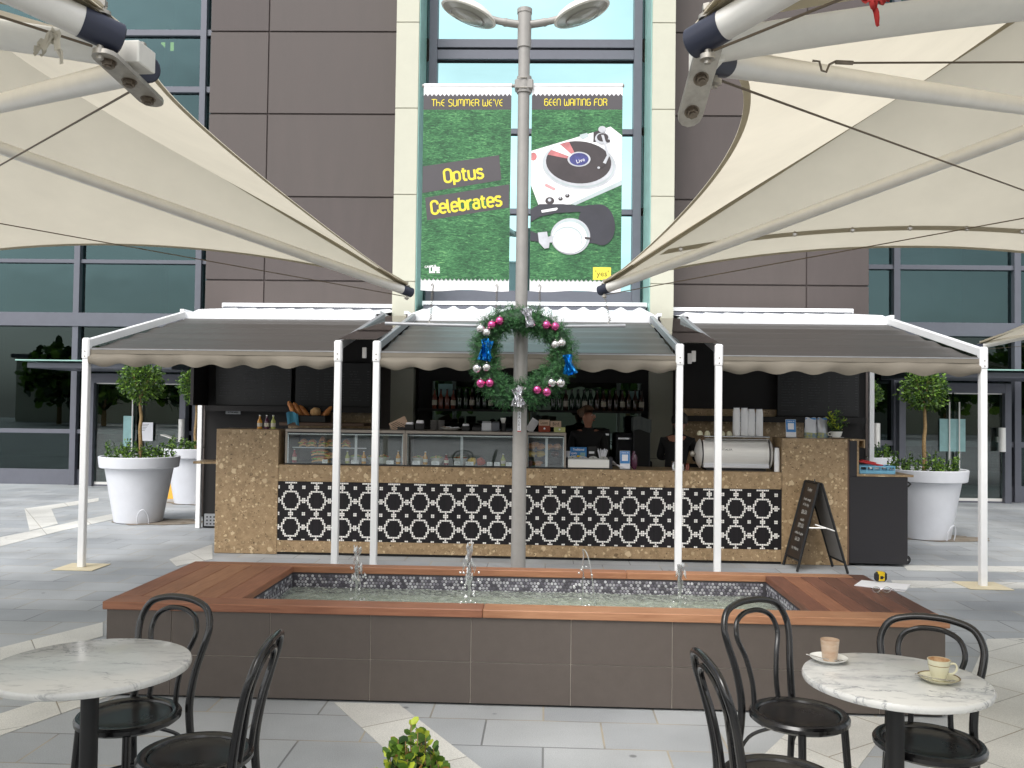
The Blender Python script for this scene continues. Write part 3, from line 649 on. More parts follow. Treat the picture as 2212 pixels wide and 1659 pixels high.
for i in range(288):
    for j in range(33):
        if (i % 15, j % 15) in cell:
            x = -2.943+i*P_+.0015; z = .157+j*PV+.0015
            if x+P_ > 2.53: continue
            y = YC+.0105; w = P_-.003; h = PV-.003
            mo.add([(x, y, z), (x+w, y, z), (x+w, y, z+h), (x, y, z+h), (x+.002, y-.0015, z+.002), (x+w-.002, y-.0015, z+.002), (x+w-.002, y-.0015, z+h-.002), (x+.002, y-.0015, z+h-.002)],
                   [(4, 5, 6, 7), (0, 1, 5, 4), (1, 2, 6, 5), (2, 3, 7, 6), (3, 0, 4, 7)])
mo.use('stone')
mo.build('mosaic_panel', ki, smooth=0)
# walls, ceiling
kp(MB('innerdark').box(-4.53, -2.2, 11.5, 11.56, .004, 2.66), 'rear_panel')
kp(MB('innerdark').box(1.74, 4.1, 11.5, 11.56, .004, 2.66), 'rear_panel')
ve = MB('rail_g').box(-4.5, -4.2, 11.47, 11.498, .03, .19).use('frame_d')
for i in range(6):
    for j in range(3): ve.box(-4.47+i*.047, -4.45+i*.047, 11.466, 11.472, .05+j*.045, .07+j*.045)
kp(ve, 'vent_grille')
kp(MB('stone').box(-3.4, -2.2, 11.46, 11.499, .95, 1.62), 'splashback')
kp(MB('stone').box(1.74, 3.3, 11.46, 11.499, .95, 1.66), 'splashback')
kp(MB('dark').box(-4.5, 4.06, 11.0, 12.4, 2.62, 2.66), 'ceiling')
kp(MB('innerdark').box(-4.53, -4.49, 11.0, 11.499, 1.62, 2.62), 'bulkhead')
kp(MB('innerdark').box(-4.42, -2.2, 11.2, 11.46, 1.55, 1.62), 'menu_shelf')
kp(MB('innerdark').box(1.74, 4.0, 11.2, 11.46, 1.5, 1.57), 'menu_shelf')
kp(MB('kick').box(-1.78, 1.4, 11.75, 12.2, .004, .95), 'back_counter')
kp(MB('kick').box(-1.78, 1.36, 11.95, 12.22, 1.585, 1.615), 'back_shelf')
kp(MB('dark').box(-1.8, 1.42, 12.24, 12.3, 0, 2.66), 'rear_panel')
m_ = thin_glass('dark back mirror', (.02, .02, .02, 1), .13, .004, (.62, .8, .74, 1), wav=.1)
M['bmirror'] = m_
kp(MB('bmirror').box(-1.6, 1.3, 12.225, 12.235, .98, 2.0), 'mirror')
# roof: rear gutter and corrugated sheets over each bay
def roof(x0, x1, zt):
    kp(MB('roofw').box(x0, x1, 10.93, 11.0, 2.7, 2.798, .006), 'fascia')
    co = MB('roofw'); n = int((x1-x0)/.26)
    y0, y1, z0, z1 = 11.0, 12.3, 2.8, zt-.112
    w = (x1-x0)/n
    for i in range(n):
        a = x0+i*w; hgt = .042
        for q, r_, h0, h1 in ((0, .3, 0, 0), (.3, .62, 0, hgt), (.62, .72, hgt, hgt), (.72, 1, hgt, 0)):
            co.add([(a+q*w, y0, z0+h0), (a+r_*w, y0, z0+h1), (a+r_*w, y1, z1+h1), (a+q*w, y1, z1+h0)], [(0, 1, 2, 3)])
    for i in range(n):
        a = x0+i*w; co.add([(a+.3*w, y0+.001, z0-.004), (a+w, y0+.001, z0-.004), (a+.72*w, y0+.001, z0+.042), (a+.62*w, y0+.001, z0+.042)], [(0, 1, 2, 3)])
    co.use('frame').box(x0, x1, y1, y1+.02, z1-.03, z1+.06)
    kp(co, 'corrugated_roof')
    kp(MB('roofw').box(x0-.02, x1+.02, 12.3, 12.64 if x0 < -2.5 or x0 > 1.5 else 12.9, zt-.07, zt, .008), 'flashing')
    kp(MB('roofw').box(x0-.05, x0-.001, 10.96, 12.3, 2.8, 2.84), 'roof_edge'); kp(MB('roofw').box(x1+.001, x1+.05, 10.96, 12.3, 2.8, 2.84), 'roof_edge')
roof(-4.62, -2.16, 3.08); roof(-1.76, 1.36, 3.13); roof(1.74, 4.2, 3.07)
kp(MB('white').box(-4.6, -4.54, 11.42, 11.48, .004, 2.7, .004), 'corner_post')
kp(MB('white').box(4.12, 4.18, 11.42, 11.48, .004, 2.7, .004), 'corner_post')
# side cabinet end with its stepped stone edge
kp(MB('edgewood').box(3.226, 3.243, YC+.003, YC+.42, .01, 1.35), 'end_board')

tr = root('service_trolley', 'charcoal cabinet on castors with a stepped stone ledge beside the counter', 'cabinet', (3.55, YC+.25, 0))
MB('charcoal').box(3.245, 3.86, YC, YC+.5, .03, .955, .003).box(3.245, 3.325, YC+.001, YC+.4, .956, 1.335, .002).build('carcass', tr)
MB('stone').box(3.325, 3.345, YC, YC+.4, .98, 1.336).box(3.25, 3.41, YC, YC+.4, 1.337, 1.352).box(3.395, 3.41, YC, YC+.4, 1.26, 1.336).box(3.325, 3.92, YC-.003, YC+.5, .957, .98).build('ledge', tr)
MB('blackm').tube([(3.88, YC+.05, .9), (3.91, YC+.05, .88), (3.88, YC+.05, .85)], .01, 6).build('pull_handle', tr)
c_ = MB('steel').box(3.84, 3.9, YC+.12, YC+.2, .1, .16).build('castor', tr)
MB('rubber').cyl((3.9, YC+.14, .055), (3.9, YC+.18, .055), .05, n=20).use('chrome').cyl((3.9, YC+.137, .055), (3.9, YC+.183, .055), .02).build('wheel', c_)
bc = root('plastic_crate', 'light blue slotted plastic crate on the stone ledge', 'crate', (3.57, YC+.2, .982))
b = MB('bluel')
for x0, x1, y0, y1 in ((-.19, .19, -.12, -.11), (-.19, .19, .11, .12), (-.19, -.18, -.11, .11), (.18, .19, -.11, .11)):
    b.box(x0, x1, y0, y1, .0, .035).box(x0, x1, y0, y1, .07, .085)
    if x1-x0 > .1:
        for k in range(6): b.box(x0+k*.0735, x0+k*.0735+.012, y0, y1, .035, .07)
    else:
        for k in range(4): b.box(x0, x1, -.11+k*.07, -.1+k*.07, .035, .07)
b.box(-.18, .18, -.11, .11, 0, .006); b.build('basket', bc, world=False)
rt = MB('red').T
b = MB('red'); b.T = Matrix.Translation((3.53, YC+.2, 1.075)) @ Matrix.Rotation(.18, 4, 'Y')
b.box(-.14, .12, -.08, .08, 0, .022, .006).box(-.1, .06, -.03, .03, .022, .035, .005)
tag(b.build('plastic_tray', loc=(3.53, YC+.2, 1.07)), 'red plastic tray lying tilted on top of the blue crate', 'tray')

# ================================================================ AWNINGS
def awning(x0, x1, label, oL=True):
    r = root('awning', label, 'awning', ((x0+x1)/2, 8.6, 0), group='taupe awnings in front of the kiosk')
    yb, zb, zf = 10.93, 2.73, 2.2
    for x in (x0, x1):
        p = MB('white').box(x-.032, x+.032, 8.57, 8.635, .0045, 2.12, .006).build('post', r)
        MB('white').box(x-.038, x+.038, 8.562, 8.643, 2.07, 2.285, .014).use('bolt').cyl((x, 8.561, 2.1), (x, 8.558, 2.1), .006, n=8).cyl((x, 8.561, 2.15), (x, 8.558, 2.15), .006, n=8).build('post_bracket', p)
        if x in (-4.6, 4.17): MB('sand').box(x-.2, x+.2, 8.42, 8.8, .004, .0085).build('base_plate', p)
        rl = MB('white' if x in (-4.6, 4.17) else 'rail_g')
        s_ = -1 if x == x0 else 1
        rl.T = Matrix.Translation((x, 8.62, 2.235)) @ Matrix.Rotation(math.atan2(zb-zf+.0, yb-8.62), 4, 'X')
        rl.box(-.026, .026, 0, 2.36, -.04, .04, .005).build('side_rail', r)
    def cloth(u, v):
        x = x0+.035+(x1-x0-.07)*u; y = 8.64+(yb-8.66)*v
        z = 2.172+(2.715-2.172)*v + .004*math.sin(math.pi*v)+ .015*math.sin(v*34)*math.sin(math.pi*min(1, max(0, v*1.1-.05)))*(.6+.4*math.sin(u*3))
        return (x, y, z)
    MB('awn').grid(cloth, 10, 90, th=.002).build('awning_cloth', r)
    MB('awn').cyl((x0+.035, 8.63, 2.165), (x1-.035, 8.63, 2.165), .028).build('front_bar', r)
    MB('val').box(x0+.035, x1-.035, 8.592, 8.601, 2.128, 2.17).use('rail_g').box(x0+.035, x1-.035, 8.59, 8.6, 2.1705, 2.18).build('bar_trim', r)
    n = max(1, round((x1-x0)/.335)); rs = rnd.random()*9
    def val(u, v):
        x = x0+.035+(x1-x0-.07)*u; ph = u*n
        drop = 0.142-.018*(1+math.cos(2*math.pi*ph))
        e = math.exp(-u*14)+math.exp(-(1-u)*14)
        y = 8.6+.02*math.sin(ph*2.1+rs)*v+.012*math.sin(ph*6+rs)*v-.05*e*v*math.sin(v*3)
        return (x, y-.012*math.sin(v*math.pi), 2.14-v*(drop+.0)-.012*e*math.sin(v*9))
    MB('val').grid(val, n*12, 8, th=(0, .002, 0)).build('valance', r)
    return r
awning(-4.6, -2.065, 'left awning with taupe cloth between white posts by the left planters')
awning(-1.682, 1.282, 'middle awning with taupe cloth behind the wreath on the lamp post')
awning(1.658, 4.17, 'right awning with taupe cloth above the coffee machine')
for x0, x1, t in ((-2.03, -1.715, 'left'), (1.315, 1.625, 'right')):
    b = MB('tint').grid(lambda u, v: (x0-.03+(x1-x0+.06)*u, 8.58+2.6*v, 2.3+.5*v), 2, 6, th=.006)
    b = b.build('tinted_rain_panel', loc=(x0, 8.58, 2.3))
    tag(b, 'brown tinted clear sheet bridging the gap between the %s and middle awnings' % t, 'rain panel', 'tinted sheets between awnings')
    for yy in (8.9, 9.3):
        h = MB('white').box((x0+x1)/2-.02+.06*(yy-8.9), (x0+x1)/2+.02+.06*(yy-8.9), yy, yy+.03, 2.13, 2.24, .004).build('clip', None, loc=(0, 0, 0))
        h.parent = b; h.matrix_parent_inverse = Matrix.Translation((-x0, -8.58, -2.3)); h.location = (0, 0, 0)

# ================================================================ LAMP POST, BANNERS, WREATH
LX, LY = -.245, 8.0
lp = root('street_lamp', 'grey double headed street lamp rising in front of the kiosk with banners and a wreath', 'street lamp', (LX, LY, 0))
MB('pole').tube([(LX, LY, z) for z in (.0045, .05, .52, .53, 2.38)], [.068, .068, .066, .0655, .063], 28).tube([(LX, LY, 2.38), (LX-.004, LY, 5.0)], [.056, .052], 28).build('pole', lp)
MB('pole').cyl((LX, LY, 2.34), (LX, LY, 2.4), .069, n=28).box(LX-.004, LX+.004, LY-.075, LY-.06, 2.35, 2.39).build('collar', lp)
MB('pole').cyl((LX, LY, .0046), (LX, LY, .03), .12, n=28).build('base_flange', lp)
MB('pole').cyl((LX-.004, LY, 4.95), (LX-.004, LY, 5.27), .063, n=28).cyl((LX-.004, LY, 5.27), (LX-.004, LY, 5.31), .069, n=28).build('pole_cap', lp)
br = MB('pole').cyl((LX, LY, 4.53), (LX, LY, 4.68), .067, n=28).box(LX-.085, LX+.085, LY-.06, LY+.06, 4.555, 4.645, .01).use('steel')
for z in (4.56, 4.65): br.cyl((LX-.05, LY-.072, z), (LX+.03, LY-.072, z), .005, n=6)
br.build('banner_bracket', lp)
MB('pole').cyl((LX-.94, LY, 4.6), (LX-.06, LY, 4.6), .016).build('banner_rod', lp)
MB('pole').cyl((LX+.06, LY, 4.6), (LX+.915, LY, 4.6), .016).build('banner_rod', lp)
MB('rail_g').tube([(-1.49, LY-.02, 2.4), (LX, LY-.06, 2.375), (.7, LY-.02, 2.4)], .016, 10).build('lower_rod', lp)
for s_ in (-1, 1):
    ar = [Vector((LX+s_*x, LY, z)) for x, z in ((.05, 5.17), (.18, 5.19), (.3, 5.22), (.42, 5.28))]
    MB('pole').tube(smoothpath(ar, 4), [.036]*5+[.032]*4+[.028]*4, 14).cyl((LX+s_*.17, LY, 5.187), (LX+s_*.19, LY, 5.192), .039, n=14).build('lamp_arm', lp)
    hd = MB('alu_w'); T = Matrix.Translation((LX+s_*.52, LY-.03, 5.255)) @ Matrix.Rotation(-s_*R(20), 4, 'Y'); hd.T = T
    prof = [(0, .105), (.08, .1), (.16, .08), (.22, .05), (.262, .012), (.27, 0), (.262, -.008), (.25, -.01)]
    hd.lathe([(r_, z) for r_, z in prof][::-1], n=36, sy=.86)
    hd = hd.build('lamp_head', lp)
    dm = MB('lampglass'); dm.T = T
    dm.lathe([(0, -.055), (.09, -.05), (.15, -.035), (.16, -.03), (.2, -.022), (.25, -.009)], n=36, sy=.86)
    dm.use('pole').lathe([(.155, -.036), (.162, -.04), (.17, -.034)], n=36, sy=.86, cap=False); dm.build('lamp_lens', hd)
st = MB('paper').box(LX-.02, LX+.012, LY-.0665, LY-.0655, 1.43, 1.61).use('red').box(LX-.02, LX+.012, LY-.067, LY-.0656, 1.43, 1.437).use('ink')
for k, ch in enumerate('SALES'): st.text(ch, .034, FRONT(LX-.004, LY-.0672, 1.588-k*.033))
st.build('pole_sticker', lp)
# banners
mpx = .001684
def banner(x0, w, label):
    y = LY-.02; zt = 4.617
    b = MB('bwhite')
    H_ = 1.91
    b.grid(lambda u, v: (x0+w*u, y+.004*math.sin(v*5+u*2), zt-v*H_-.008*math.sin(u*9)*v), 12, 24, th=(0, .003, 0))
    b.tube([(x0, LY, zt-.02), (x0+w, LY, zt-.02)], .024, 12)
    return b, (lambda u, v, k=1: (x0+u, y-.0035-.0012*k+.004*math.sin(v/H_*5+u/w*2)-.001, zt-v))
def lay(b, B, pts, m, k, sub=8):
    b.use(m); out = []
    for i, p in enumerate(pts):
        out.append(p)
    cx_ = sum(p[0] for p in out)/len(out); cy_ = sum(p[1] for p in out)/len(out)
    vs = [B(p[0], p[1], k) for p in out]; b.add(vs, [tuple(range(len(vs)))])
def field(b, B, w, v0, v1, m, k, zig0=0, zig1=0):
    b.use(m); n = 21; cols = []
    xs = [w*i/(2*n) for i in range(2*n+1)]
    rows = 16
    vs = []; fs = []
    for i, x in enumerate(xs):
        a = v0-(zig0 if i % 2 else 0); c = v1+(zig1 if i % 2 else 0)
        for j in range(rows+1): vs.append(B(x, a+(c-a)*j/rows, k))
    for i in range(2*n):
        for j in range(rows): fs.append((i*(rows+1)+j, (i+1)*(rows+1)+j, (i+1)*(rows+1)+j+1, i*(rows+1)+j+1))
    b.add(vs, fs)
def btext(b, B, txt, size, u, v, m, ang=0, xs=1, bold=0, k=3):
    ca, sa = math.cos(ang), math.sin(ang)
    b.use(m); b.text(txt, size, lambda x, y: B(u+x*ca-y*sa, v-(x*sa+y*ca), k), xs=xs, bold=bold)
def arcp(cx, cy, rx, ry, a0, a1, n=8): return [(cx+rx*math.cos(R(a0+(a1-a0)*i/n)), cy+ry*math.sin(R(a0+(a1-a0)*i/n))) for i in range(n+1)]
def sta(x0, x1, y0, y1, gap=None):                       # rounded upright loop; gap cuts the right side open
    r_ = (x1-x0)/2; c = (x0+x1)/2; rr_ = min(r_, (y1-y0)/2)
    up = arcp(c, y1-rr_, r_, rr_, 0, 180); lo = arcp(c, y0+rr_, r_, rr_, 180, 360)
    return [(x1, gap[1])]+up+lo+[(x1, gap[0])] if gap else up+lo+[up[0]]
GL = {  # condensed bold letters: strokes and advance
 'O': ([sta(0, .46, 0, 1)], .62), 'C': ([sta(0, .44, 0, 1, (.3, .7))], .58), 'p': ([[(0, .74), (0, -.28)], sta(0, .4, 0, .72)], .56), 'b': ([[(0, 1), (0, 0)], sta(0, .4, 0, .72)], .56),
 't': ([[(.1, .94), (.1, .14), (.16, .02), (.32, 0)], [(-.04, .7), (.3, .7)]], .44), 'u': ([[(0, .74), (0, .2)]+arcp(.2, .2, .2, .2, 180, 360)[1:]+[(.4, .74)], [(.4, .3), (.4, -.04)]], .56),
 's': ([[(.37, .6), (.3, .7), (.12, .72), (.02, .62), (.02, .5), (.1, .41), (.3, .34), (.38, .24), (.37, .1), (.27, 0), (.1, 0), (0, .11)]], .52), 'l': ([[(0, 1), (0, .13), (.05, .02), (.15, 0)]], .26),
 'e': ([[(0, .37), (.4, .37), (.4, .5)]+arcp(.2, .52, .2, .2, 0, 180)+arcp(.2, .2, .2, .2, 180, 330)], .54), 'r': ([[(0, .76), (0, -.04)], [(0, .45), (.06, .62), (.17, .71), (.29, .71)]], .38),
 'a': ([[(.03, .6), (.11, .7), (.28, .71), (.38, .6), (.38, -.04)], [(.38, .42), (.12, .42), (.01, .32), (.01, .11), (.12, 0), (.28, 0), (.38, .1)]], .54)}
GH = {  # thin rounded headline capitals
 'T': ([[(0, 1), (.5, 1)], [(.25, 1), (.25, 0)]], .62), 'H': ([[(0, 1), (0, 0)], [(0, .55), (.3, .55), (.42, .45), (.42, 0)]], .6), 'E': ([arcp(.42, .5, .42, .5, 100, 260, 12), [(.02, .5), (.36, .5)]], .52),
 'S': ([[(.42, .95), (.3, 1), (.14, 1), (.02, .9), (.02, .7), (.12, .57), (.34, .47), (.44, .33), (.44, .12), (.32, 0), (.14, 0), (0, .06)]], .58), 'U': ([[(0, 1), (0, .24)]+arcp(.22, .24, .22, .24, 180, 360)[1:]+[(.44, 1)]], .6),
 'M': ([[(0, 0), (0, .85)]+arcp(.16, .82, .16, .18, 180, 0)[1:]+[(.32, .35)], [(.32, .82)]+arcp(.48, .82, .16, .18, 180, 0)[1:]+[(.64, 0)]], .8), 'R': ([[(0, 0), (0, 1), (.26, 1)]+arcp(.26, .76, .2, .24, 90, -90)[1:]+[(.06, .52)], [(.26, .52), (.44, .3), (.44, 0)]], .58),
 'W': ([[(0, 1), (0, .2)]+arcp(.15, .18, .15, .18, 180, 360)[1:]+[(.3, .6)], [(.3, .18)]+arcp(.45, .18, .15, .18, 180, 360)[1:]+[(.6, 1)]], .76), "'": ([[(.08, 1.05), (.02, .78)]], .2), 'V': ([[(0, 1), (.22, 0), (.44, 1)]], .58),
 'B': ([sta(0, .44, 0, .6), [(0, .3), (0, .8)]+arcp(.2, .8, .2, .2, 180, 20)[1:]], .58), 'N': ([[(0, 0), (0, .75)]+arcp(.22, .76, .22, .24, 180, 0)[1:]+[(.44, 0)]], .6), 'A': ([[(0, 0), (0, .75)]+arcp(.22, .76, .22, .24, 180, 0)[1:]+[(.44, 0)], [(0, .42), (.44, .42)]], .6),
 'I': ([[(0, 1), (0, 0)]], .18), 'G': ([[(.42, .95), (.22, 1)]+arcp(.22, .76, .22, .24, 90, 180)[1:]+arcp(.22, .24, .22, .24, 180, 360)[1:]+[(.44, .5), (.22, .5)]], .6), 'F': ([[(.42, 1), (.12, 1), (0, .85), (0, 0)], [(0, .52), (.34, .52)]], .52), 'O': ([sta(0, .48, 0, 1)], .64), ' ': ([], .36)}
def strokes(b, B, txt, G, h, u, v, m, ang, w, k=3, xs=1):
    tot = sum(G[c][1] for c in txt)-.12; x = -tot/2; ca, sa = math.cos(ang), math.sin(ang); b.use(m)
    for c in txt:
        for si, st_ in enumerate(G[c][0]):
            P_ = [Vector(((x+p[0])*h*xs, (p[1]-.5)*h)) for p in st_]; n_ = len(P_); L_, R2 = [], []
            closed = (P_[0]-P_[-1]).length < 1e-6
            for i in range(n_):
                a_ = P_[i-1] if i else (P_[-2] if closed else P_[0]); c_ = P_[i+1] if i < n_-1 else (P_[1] if closed else P_[i])
                d1 = (P_[i]-a_); d2 = (c_-P_[i]); d1 = d1.normalized() if d1.length > 1e-9 else d2.normalized(); d2 = d2.normalized() if d2.length > 1e-9 else d1
                t_ = (d1+d2).normalized(); nn = Vector((-t_.y, t_.x)); q = w/2/max(.55, nn.dot(Vector((-d1.y, d1.x))))
                L_.append(P_[i]+nn*q); R2.append(P_[i]-nn*q)
            pts = L_+R2; vs = [B(u+p.x*ca-p.y*sa, v-(p.x*sa+p.y*ca), k+.25*si) for p in pts]
            b.add(vs, [(i, i+1, n_+i+1, n_+i) for i in range(n_-1)])
        x += G[c][1]
b, B = banner(-1.168, .808, '')
field(b, B, .808, .12, .245, 'bgrey', 1, zig0=.022); field(b, B, .808, .2455, 1.80, 'grass', 1, zig1=.022)
strokes(b, B, "THE SUMMER WE'VE", GH, .062, .402, .182, 'byel', 0, .0072, xs=1.2)
L_ = lambda x, y: ((x-188)*mpx, (y-458)*mpx)
def lq(pts, m, k): lay(b, B, [L_(*p) for p in pts], m, k)
lq([(189, 915), (605, 853), (620, 990), (189, 1062)], 'bgrey', 2); lq([(205, 1087), (662, 1013), (662, 1140), (218, 1212)], 'bgrey', 2)
strokes(b, B, 'Optus', GL, .118, *L_(413, 956), 'byel', R(7), .021, xs=1.17)
strokes(b, B, 'Celebrates', GL, .118, *L_(430, 1118), 'byel', R(7.5), .021, xs=1.14)
btext(b, B, 'LIFE', .07, *L_(262, 1484), 'bwhite', xs=.8, bold=.005); btext(b, B, 'CAMPUS', .028, *L_(240, 1464), 'bwhite', ang=R(6), bold=.001)
b = b.build('hanging_banner', loc=(-1.168, LY, 4.6))
tag(b, 'left banner on the lamp post printed with grass and the words Optus Celebrates', 'banner', 'banners on the lamp post')
b, B = banner(-.172, .826, '')
field(b, B, .826, .12, .245, 'bgrey', 1, zig0=.022); field(b, B, .826, .2455, 1.80, 'grass', 1, zig1=.022)
strokes(b, B, "BEEN WAITING FOR", GH, .062, .4, .178, 'byel', 0, .0072, xs=1.13)
R_ = lambda x, y: (max(.001, min(.825, (x-68)*.000885)), ((290+y/4.254)*.8848-184)*.00421)
def rq(pts, m, k): lay(b, B, [R_(*p) for p in pts], m, k)
def el(cx, cy, rx, ry, a=0, n=40, a0=0, a1=360):
    out = []
    for i in range(n+(0 if a1-a0 == 360 else 1)):
        g = R(a0+(a1-a0)*i/n); x = rx*math.cos(g); y = ry*math.sin(g); out.append((cx+x*math.cos(a)-y*math.sin(a), cy+x*math.sin(a)+y*math.cos(a)))
    return out
rq([(66, 365), (700, 172), (880, 110), (1000, 205), (1000, 690), (530, 925), (150, 935), (66, 725)], 'bwhite', 2)
rq([(480, 922), (1000, 672), (1000, 722), (530, 935)], 'pshade', 3)
rq(el(562, 518, 382, 252, R(6)), 'pmetal', 3); rq(el(560, 512, 366, 238, R(6)), 'pshade', 4); rq(el(560, 505, 356, 230, R(6)), 'pmetal', 5)
rq(el(556, 486, 336, 222, R(4)), 'vinyl', 6)
rq([(556, 470)]+el(556, 486, 334, 220, R(4), a0=195, a1=250, n=12), 'vinylred', 7)
rq([(540, 455)]+el(556, 486, 334, 220, R(4), a0=210, a1=232, n=8), 'bwhite', 8)
rq(el(560, 455, 118, 78), 'pmetal', 8); rq(el(560, 455, 98, 66), 'pblue', 9)
btext(b, B, 'Live', .05, *R_(575, 470), 'bwhite', ang=R(18), k=10)
rq([(706, 170), (815, 130), (835, 250), (706, 275)], 'vinyl', 4); rq(el(800, 235, 78, 62), 'pmetal', 5); rq(el(800, 225, 58, 44), 'vinyl', 6); rq(el(795, 140, 40, 34), 'pmetal', 7); rq(el(855, 262, 22, 16), 'vinyl', 7)
rq([(785, 200), (812, 200), (870, 420), (835, 505), (805, 492), (845, 415)], 'pmetal', 10)
rq([(800, 488), (838, 512), (770, 556), (740, 530)], 'vinyl', 10); rq(el(762, 545, 14, 12), 'pmetal', 11)
rq([(565, 196), (640, 176), (658, 212), (600, 246), (570, 230)], 'pshade', 3); rq(el(90, 425, 36, 42), 'vinylred', 3)
rq([(220, 705), (325, 760), (310, 785), (210, 735)], 'pred', 3)
for x, y, r_ in ((265, 890, 46), (375, 868, 23), (445, 836, 23)): rq(el(x, y, r_, r_*.85), 'vinyl', 4); rq(el(x-2, y-8, r_*.4, r_*.35), 'pmetal', 5)
rq([(60, 985), (160, 925), (400, 925), (600, 945), (680, 930), (700, 1000), (500, 1010), (330, 1020), (160, 1060), (60, 1115)], 'pdark', 6)
rq(el(790, 1140, 145, 215, R(-6)), 'pdark', 6); rq([(600, 945), (760, 925), (760, 1340), (680, 1330), (560, 1080)], 'pdark', 6)
rq([(60, 1205), (150, 1235), (160, 1320), (60, 1310)], 'pdark', 6)
rq([(178, 990), (340, 962), (350, 975), (330, 992), (185, 1016)], 'bwhite', 7)
rq(el(480, 1262, 203, 190), 'pmetal', 7); rq(el(480, 1262, 190, 178), 'pshade', 8); rq(el(470, 1275, 178, 164), 'bwhite', 9); rq(el(452, 1296, 152, 138), 'pshade', 10); rq(el(450, 1305, 144, 128), 'bwhite', 11)
rq([(145, 1225), (240, 1215), (250, 1270), (300, 1255), (310, 1325), (268, 1330), (262, 1385), (215, 1392), (160, 1330)], 'pmetal', 11)
rq([(626, 1268), (690, 1275), (690, 1292), (630, 1290)], 'vinyl', 12)
u0, v0 = R_(716, 1580); u1, v1 = R_(900, 1580); v1 = v0+.115
rq([(716, 1580), (900, 1580), (900, 1712), (716, 1712)], 'byel2', 3)
btext(b, B, "'yes'", .075, (u0+u1)/2, v0+.06, 'bolive', k=4)
b = b.build('hanging_banner', loc=(-.172, LY, 4.6))
tag(b, 'right banner on the lamp post printed with a turntable and headphones on grass', 'banner', 'banners on the lamp post')
# elastic cords with hooks between banners and lower rod
def cord(x, x2):
    r_ = root('bungee_cord', '', 'cord', (x, LY-.03, 2.4), group='elastic cords below the banners')
    m = MB('steel').tube([(x-.012, LY-.03, 2.75), (x, LY-.03, 2.77), (x+.012, LY-.03, 2.75), (x, LY-.03, 2.7)], .004, 6).tube([(x2, LY-.03, 2.45), (x2-.02, LY-.02, 2.42), (x2, LY-.03, 2.4), (x2+.02, LY-.02, 2.41)], .004, 6); m.build('hook', r_)
    m = MB('bolt'); pts = []
    for i in range(90):
        t = i/89; pts.append((x+(x2-x)*t+.011*math.cos(i*1.15), LY-.03+.011*math.sin(i*1.15), 2.7-.26*t))
    m.tube(pts, .0022, 4); m.build('spring', r_)
    return r_
for (x, x2, l) in ((-1.06, -1.07, 'leftmost elastic cord under the Optus Celebrates banner'), (-.47, -.475, 'elastic cord under the left banner close to the lamp post'), (-.08, -.075, 'elastic cord under the turntable banner close to the lamp post'), (.5, .56, 'rightmost elastic cord leaning out under the turntable banner')):
    cord(x, x2)['label'] = l
# wreath
WC = Vector((-.228, 7.8, 2.1)); 
wr = root('christmas_wreath', 'green fir wreath with pink and silver baubles and foil ribbons on the lamp post', 'wreath', tuple(WC))
core = MB('needle_d'); n1, n2 = 48, 12
def ringpt(a, g, R0=.345, r0=.09):
    w = 1+.05*math.sin(3*a+1); cr = R0*w+r0*math.cos(g); return WC+Vector((cr*math.cos(a), r0*math.sin(g), cr*math.sin(a)*.985))
core.add([ringpt(2*math.pi*i/n1, 2*math.pi*j/n2) for i in range(n1) for j in range(n2)], [(i*n2+j, ((i+1) % n1)*n2+j, ((i+1) % n1)*n2+(j+1) % n2, i*n2+(j+1) % n2) for i in range(n1) for j in range(n2)])
core.build('wreath_core', wr)
nd = MB('needle')
for i in range(1700):
    nd.use('needle' if rnd.random() < .72 else 'needle_d')
    a = rnd.random()*2*math.pi; g = rnd.uniform(0, 2*math.pi)
    if rnd.random() < .6: g = rnd.uniform(math.pi, 2*math.pi)         # fuller on the front
    p = ringpt(a, g, r0=.088); nrm = (p-ringpt(a, g, r0=.02)).normalized(); tan = Vector((-math.sin(a), 0, math.cos(a)))
    d = (nrm*1.0+tan*rnd.uniform(-1.1, 1.1)+Vector([rnd.uniform(-.5, .5) for _ in range(3)])).normalized()
    ln = rnd.uniform(.045, .09); sd_ = d.cross(Vector((rnd.random(), rnd.random(), rnd.random()))).normalized(); up_ = d.cross(sd_)
    for k in range(14):
        t = k/13; b0 = p+d*ln*t; an = k*2.4; nn = (d*.8+(sd_*math.cos(an)+up_*math.sin(an))).normalized()*.026*(1-.35*t)
        wv = nn.cross(d).normalized()*.0022
        nd.add([b0-wv, b0+wv, b0+nn+wv*.4, b0+nn-wv*.4], [(0, 1, 2, 3)])
nd.build('fir_foliage', wr, smooth=0)
def wp(cx, cy, dy=-.1): return at(929+cx*.2667, 637+cy*.2667, Y=WC.y+dy-.02)
for col, pts in (('pink', ((500, 243), (565, 210), (942, 243), (1013, 256), (412, 715), (485, 713), (868, 768), (945, 785))), ('silver', ((410, 275), (460, 305), (1015, 402), (1065, 390), (382, 596), (460, 587), (985, 710), (1057, 712)))):
    for x, y in pts:
        q = wp(x, y); o = MB(col).ell(q, .04, n=24).use('chrome').cyl(q+Vector((0, 0, .036)), q+Vector((0, 0, .048)), .008, n=8).build('bauble', wr)
        o['label'] = ('shiny pink' if col == 'pink' else 'shiny silver')+' bauble'
